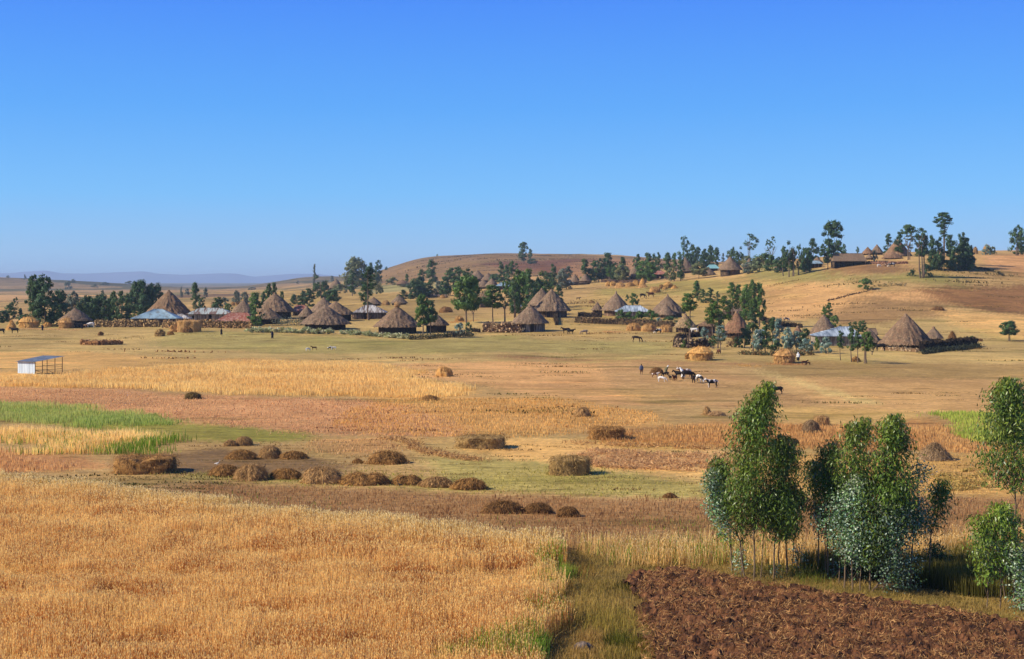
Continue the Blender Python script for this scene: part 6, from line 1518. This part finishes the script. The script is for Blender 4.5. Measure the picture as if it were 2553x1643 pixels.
AL = [
 (1588,853,'horse_graze','dark',-10,'dark brown horse grazing alone right of centre','horse',PG,'horse',1),
 (1411,831,'cow','dark',190,'brown cow facing left, left one of the pair by the plank-walled hut','cow',PG,'cow',1),(1423,833,'cow','black',5,'black cow, right one of the pair by the plank-walled hut','cow',PG,'cow',.9),
 (1456,834,'cow_graze','grey',185,'grey-brown donkey with pale legs grazing right of the pair of cows','donkey',PG,'donkey',.85),(1640,832,'cow_graze','pied',195,'black and white calf between the orange haystacks','cow',PG,'cow',.85),
 (1730,831,'cow','white',170,'white cow beside the thatch shelter','cow',PG,'cow',1.0),(225,816,'cow_graze','white',185,'white cow at the left end of the stone wall','cow',PG,'cow',1.05),
 (211,817,'goat','tan',10,'small tan calf left of the white cow by the stone wall','calf',PG,'calf',1.3),(198,818,'cow','black',200,'black cow in the shade of the leftmost hut','cow',PG,'cow',1),
 (36,832,'cow','black',185,'black cow standing by the yellow haystacks at the left','cow',PG,'cow',1),(2,833,'cow','black',170,'black cow cut off by the left edge','cow',PG,'cow',1),
 (1791,884,'goat_graze','brown',100,'small reddish calf under the silvery sapling','calf',PG,'calf',1.4),(2194,876,'cow_graze','black',185,'black cow feeding at the door of the low dark-walled hut','cow',PG,'cow',1.1),
 (2006,910,'goat','brown',20,'small brown goat right of the person in white','goat',PG,'goat',1),(2014,911,'goat_graze','brown',200,'second small brown goat farther right of the person in white','goat',PG,'goat',.8),
 (768,874,'goat_graze','white',30,'white goat, left of the tiny goats on the green pasture','goat',PG,'goat',.9),(783,872,'goat','brown',200,'brown goat of the tiny goats on the green pasture','goat',PG,'goat',1),(823,872,'goat_graze','pied',10,'pied goat of the tiny goats on the green pasture','goat',PG,'goat',.9),(831,872,'goat','white',190,'white goat, right of the tiny goats on the green pasture','goat',PG,'goat',1),
 (1938,982,'cow_graze','black',190,'dark cow lying beyond the tip of the tallest eucalyptus','cow',PG,'cow',.7),(1916,982,'goat','brownwhite',20,'pied goat by the tip of the tallest eucalyptus','goat',PG,'goat',1.2),
 (2192,666,'goat_graze','white',10,'pale sheep, left one below the hilltop huts','sheep',PG,'sheep',1.5),(2204,666,'goat_graze','tan',190,'tan sheep, middle one below the hilltop huts','sheep',PG,'sheep',1.5),(2212,666,'goat','brownwhite',0,'brown and white sheep below the hilltop huts','sheep',PG,'sheep',1.5),(2223,666,'cow_graze','pied',180,'pied cow right of the sheep below the hilltop huts','cow',PG,'cow',1.2),
 (1603,744,'cow_graze','dark',20,'dark cow, left one grazing on the slope between hut peaks','cow',PG,'cow',1.2),(1622,742,'cow','brown',190,'brown cow, right one grazing on the slope between hut peaks','cow',PG,'cow',1.3),(1442,746,'goat','dark',10,'tiny dark goat on the slope above the terrace','goat',PG,'goat',1.4),
 (1961,803,'goat_graze','brownwhite',20,'brown and white goat alone on the tan slope','goat',PG,'goat',1.6),
 (1634,942,'goat','brownwhite',10,'brown and white goat nearest the brush heap','goat',HG,'goat',1.15),(1651,952,'goat_graze','white',-20,'white goat at the front left of the herd','goat',HG,'goat',1.3),(1659,940,'goat_graze','black',200,'black goat just behind the white one','goat',HG,'goat',1.2),
 (1671,948,'goat','black',250,'small black goat between the white goat and the brown calf','goat',HG,'goat',1),(1682,951,'cow','brown',240,'brown calf left of the black cattle','calf',HG,'calf',.72),(1694,943,'cow','black',170,'black cow facing left in the middle of the herd','cow',HG,'cow',.95),
 (1716,947,'cow_graze','black',10,'large black cow with lowered head in the middle of the herd','cow',HG,'cow',1.15),(1707,941,'cow','brownwhite',185,'brown and white cow standing behind the black ones','cow',HG,'cow',1.1),(1729,955,'cow','dark',260,'dark brown cow seen from behind in the herd','cow',HG,'cow',.85),
 (1744,954,'cow_graze','pied',-60,'black and grey cow at the right of the herd','cow',HG,'cow',.95),(1775,967,'cow','pied',195,'black and white cow apart at the right, casting a long shadow','cow',HG,'cow',.95),
]
for a_ in AL:
    a_ = list(a_)
    if a_[7] == HG: a_[9] *= .84
    animal(*a_)

# people
SKIN = surf('skin', lin(84,56,42), lin(74,48,36), 6, rough=.6); HAIR = surf('hair', lin(22,18,16), lin(14,12,10), 20, rough=.8)
def cloth(n, c): return surf('cloth_' + n, lin(*c), tuple(.7 * q for q in lin(*c)), 6, stretch=(1, 1, .3), bump=.02)
CL = {'white': cloth('white', (232,232,228)), 'dark': cloth('dark', (38,38,50)), 'navy': cloth('navy', (34,38,62)), 'grey': cloth('grey', (92,100,120)), 'brown': cloth('brown', (110,76,54)), 'olive': cloth('olive', (110,104,74)), 'black': cloth('black', (26,24,28))}
def person_chains(stride=.12, bend=0.0):
    b = lambda x, z: (x + bend * max(0, z - .9) * 1.0, z - bend * max(0, z - .9) * .35)
    def P(x, y, z, r_): q = b(x, z); return (q[0], y, q[1], r_)
    pel, ch, nk = P(0, 0, .92, .13), P(0, 0, 1.25, .15), P(.01, 0, 1.42, .055)
    c = [[pel, P(0, 0, 1.08, .12), ch, nk, P(.02, 0, 1.52, .085), P(.02, 0, 1.62, .08)], [P(.02, 0, 1.52, .085), P(.12, 0, 1.52, .02)]]
    for sy in (-1, 1):
        c.append([pel, (0, sy * .09, .86, .095), (sy * stride * .5 + .02, sy * .09, .48, .06), (sy * stride - .02, sy * .09, .09, .04), (sy * stride + .12, sy * .1, .03, .03)])
        c.append([ch, P(0, sy * .19, 1.33, .055), P(-.02, sy * .25, 1.05, .04), P(.08, sy * .24, .85, .03), P(.12, sy * .23, .76, .028), P(.14, sy * .225, .70, .01)])
        for k in range(4): c.append([P(.12, sy * .23, .76, .028), P(.13 + .015 * k - .02, sy * (.235 - .01 * k), .68 - .004 * k, .008)])
        c.append([P(.12, sy * .23, .76, .028), P(.16, sy * .20, .735, .008)])
    return c
PM_ = {0: skin_mesh('person_body', person_chains(.14, 0)), 1: skin_mesh('person_body_bent', person_chains(.1, .55))}
for me in PM_.values(): me.materials.append(SKIN)
def person(u, v, yaw, label, top, skirt, bent=0, scarf=None, long=.25, k=1.0, d=None):
    p, _ = at(u, v, d); t = empty('person', (p.x, p.y, float(zat(p.x, p.y))), R(yaw), label, 'person', 'people on the pasture'); t.scale = (k, k, k)
    link('body', PM_[bent], t); b = .55 if bent else 0
    sh = lambda x, z: (x + b * max(0, z - .9), z - b * max(0, z - .9) * .35)
    def shell(rows, nm, m):
        mb = MB(); n = 20; V = []
        for (z, rx, ry) in rows:
            x0, zz = sh(0, z)
            for i in range(n):
                a = i * 2 * math.pi / n; w_ = 1 + .07 * math.sin(a * 5 + z * 6); V.append((x0 + rx * w_ * math.cos(a), ry * w_ * math.sin(a), zz))
        mb.add(V, [[r_ * n + i, r_ * n + (i + 1) % n, (r_ + 1) * n + (i + 1) % n, (r_ + 1) * n + i] for r_ in range(len(rows) - 1) for i in range(n)]); mb.build(nm, CL[m], t, smooth=True)
    shell([(1.45, .07, .08), (1.39, .14, .23), (1.2, .2, .31), (1.0, .22, .33), (.82, .22, .33)], 'shawl', top)
    shell([(.98, .16, .19), (.8, .2, .22), (.5, .23, .24), (long, .26, .25)], 'skirt', skirt)
    if scarf: shell([(1.70, .01, .01), (1.68, .07, .07), (1.6, .115, .11), (1.5, .11, .11), (1.42, .12, .14)], 'headscarf', scarf)
    else:
        mb = MB(); V = []; n = 14
        for j in range(6):
            ph = j / 5 * 1.7
            for i in range(n): a = i * 2 * math.pi / n; x0, zz = sh(-.005, 1.58 + .105 * math.cos(ph)); V.append((x0 + .1 * math.sin(ph) * math.cos(a) - .012, .098 * math.sin(ph) * math.sin(a), zz))
        mb.add(V, [[r_ * n + i, (r_ + 1) * n + i, (r_ + 1) * n + (i + 1) % n, r_ * n + (i + 1) % n] for r_ in range(5) for i in range(n)]); mb.build('hair', HAIR, t, smooth=True)
person(106,825,-80,'person in dark clothes standing by the yellow haystacks at the left','navy','dark')
person(204,819,-60,'person in dark clothes beside the white cow at the left','black','dark')
person(552,838,20,'person in a long black wrap standing on the green pasture','black','dark',k=1.1)
person(679,846,-20,'person in dark clothes walking before the cactus hedge','navy','dark',k=1.15)
person(1990,903,-120,'person in a white top and dark skirt beside the round haystack','white','black',scarf='white',k=1.0)
person(1599,934,-70,'herder in a grey-blue shawl at the left of the cattle','grey','brown',long=.55)
person(1660,935,20,'bending person in a white headscarf behind the goats','olive','olive',bent=1,scarf='white')
person(1703,944,160,'person in a white cloak bending among the black cattle','white','white',bent=1,scarf='white',k=1.1)
# birds
BC = [[(0,0,.3,.11),(.16,0,.34,.09),(.26,0,.5,.035),(.28,0,.66,.03),(.32,0,.7,.04),(.46,0,.68,.01)],[(0,0,.3,.11),(-.2,0,.3,.06),(-.38,0,.26,.02)],[(0,0,.3,.11),(.0,.05,.15,.02),(.02,.05,.02,.012)],[(0,0,.3,.11),(.0,-.05,.15,.02),(.02,-.05,.02,.012)]]
BM = skin_mesh('bird_body', BC); BM.materials.append(COAT['white'])
for u, v, c, yaw, lab, z in [(541,1162,'white',0,'white bird by the hay piles at the left','b'),(997,1216,'black',150,'black bird on the ground before the front row of hay piles','b'),(658,1172,'black',60,'small dark bird left of the low third pile','b')]:
    p, d = at(u, v); o = bpy.data.objects.new('bird', BM); COL.objects.link(o); o.location = p; o.rotation_euler = (0, 0, R(yaw)); o.scale = (.6,) * 3
    o.material_slots[0].link = 'OBJECT'; o.material_slots[0].material = COAT[c]; tag(o, lab, 'bird', 'birds near the hay piles')
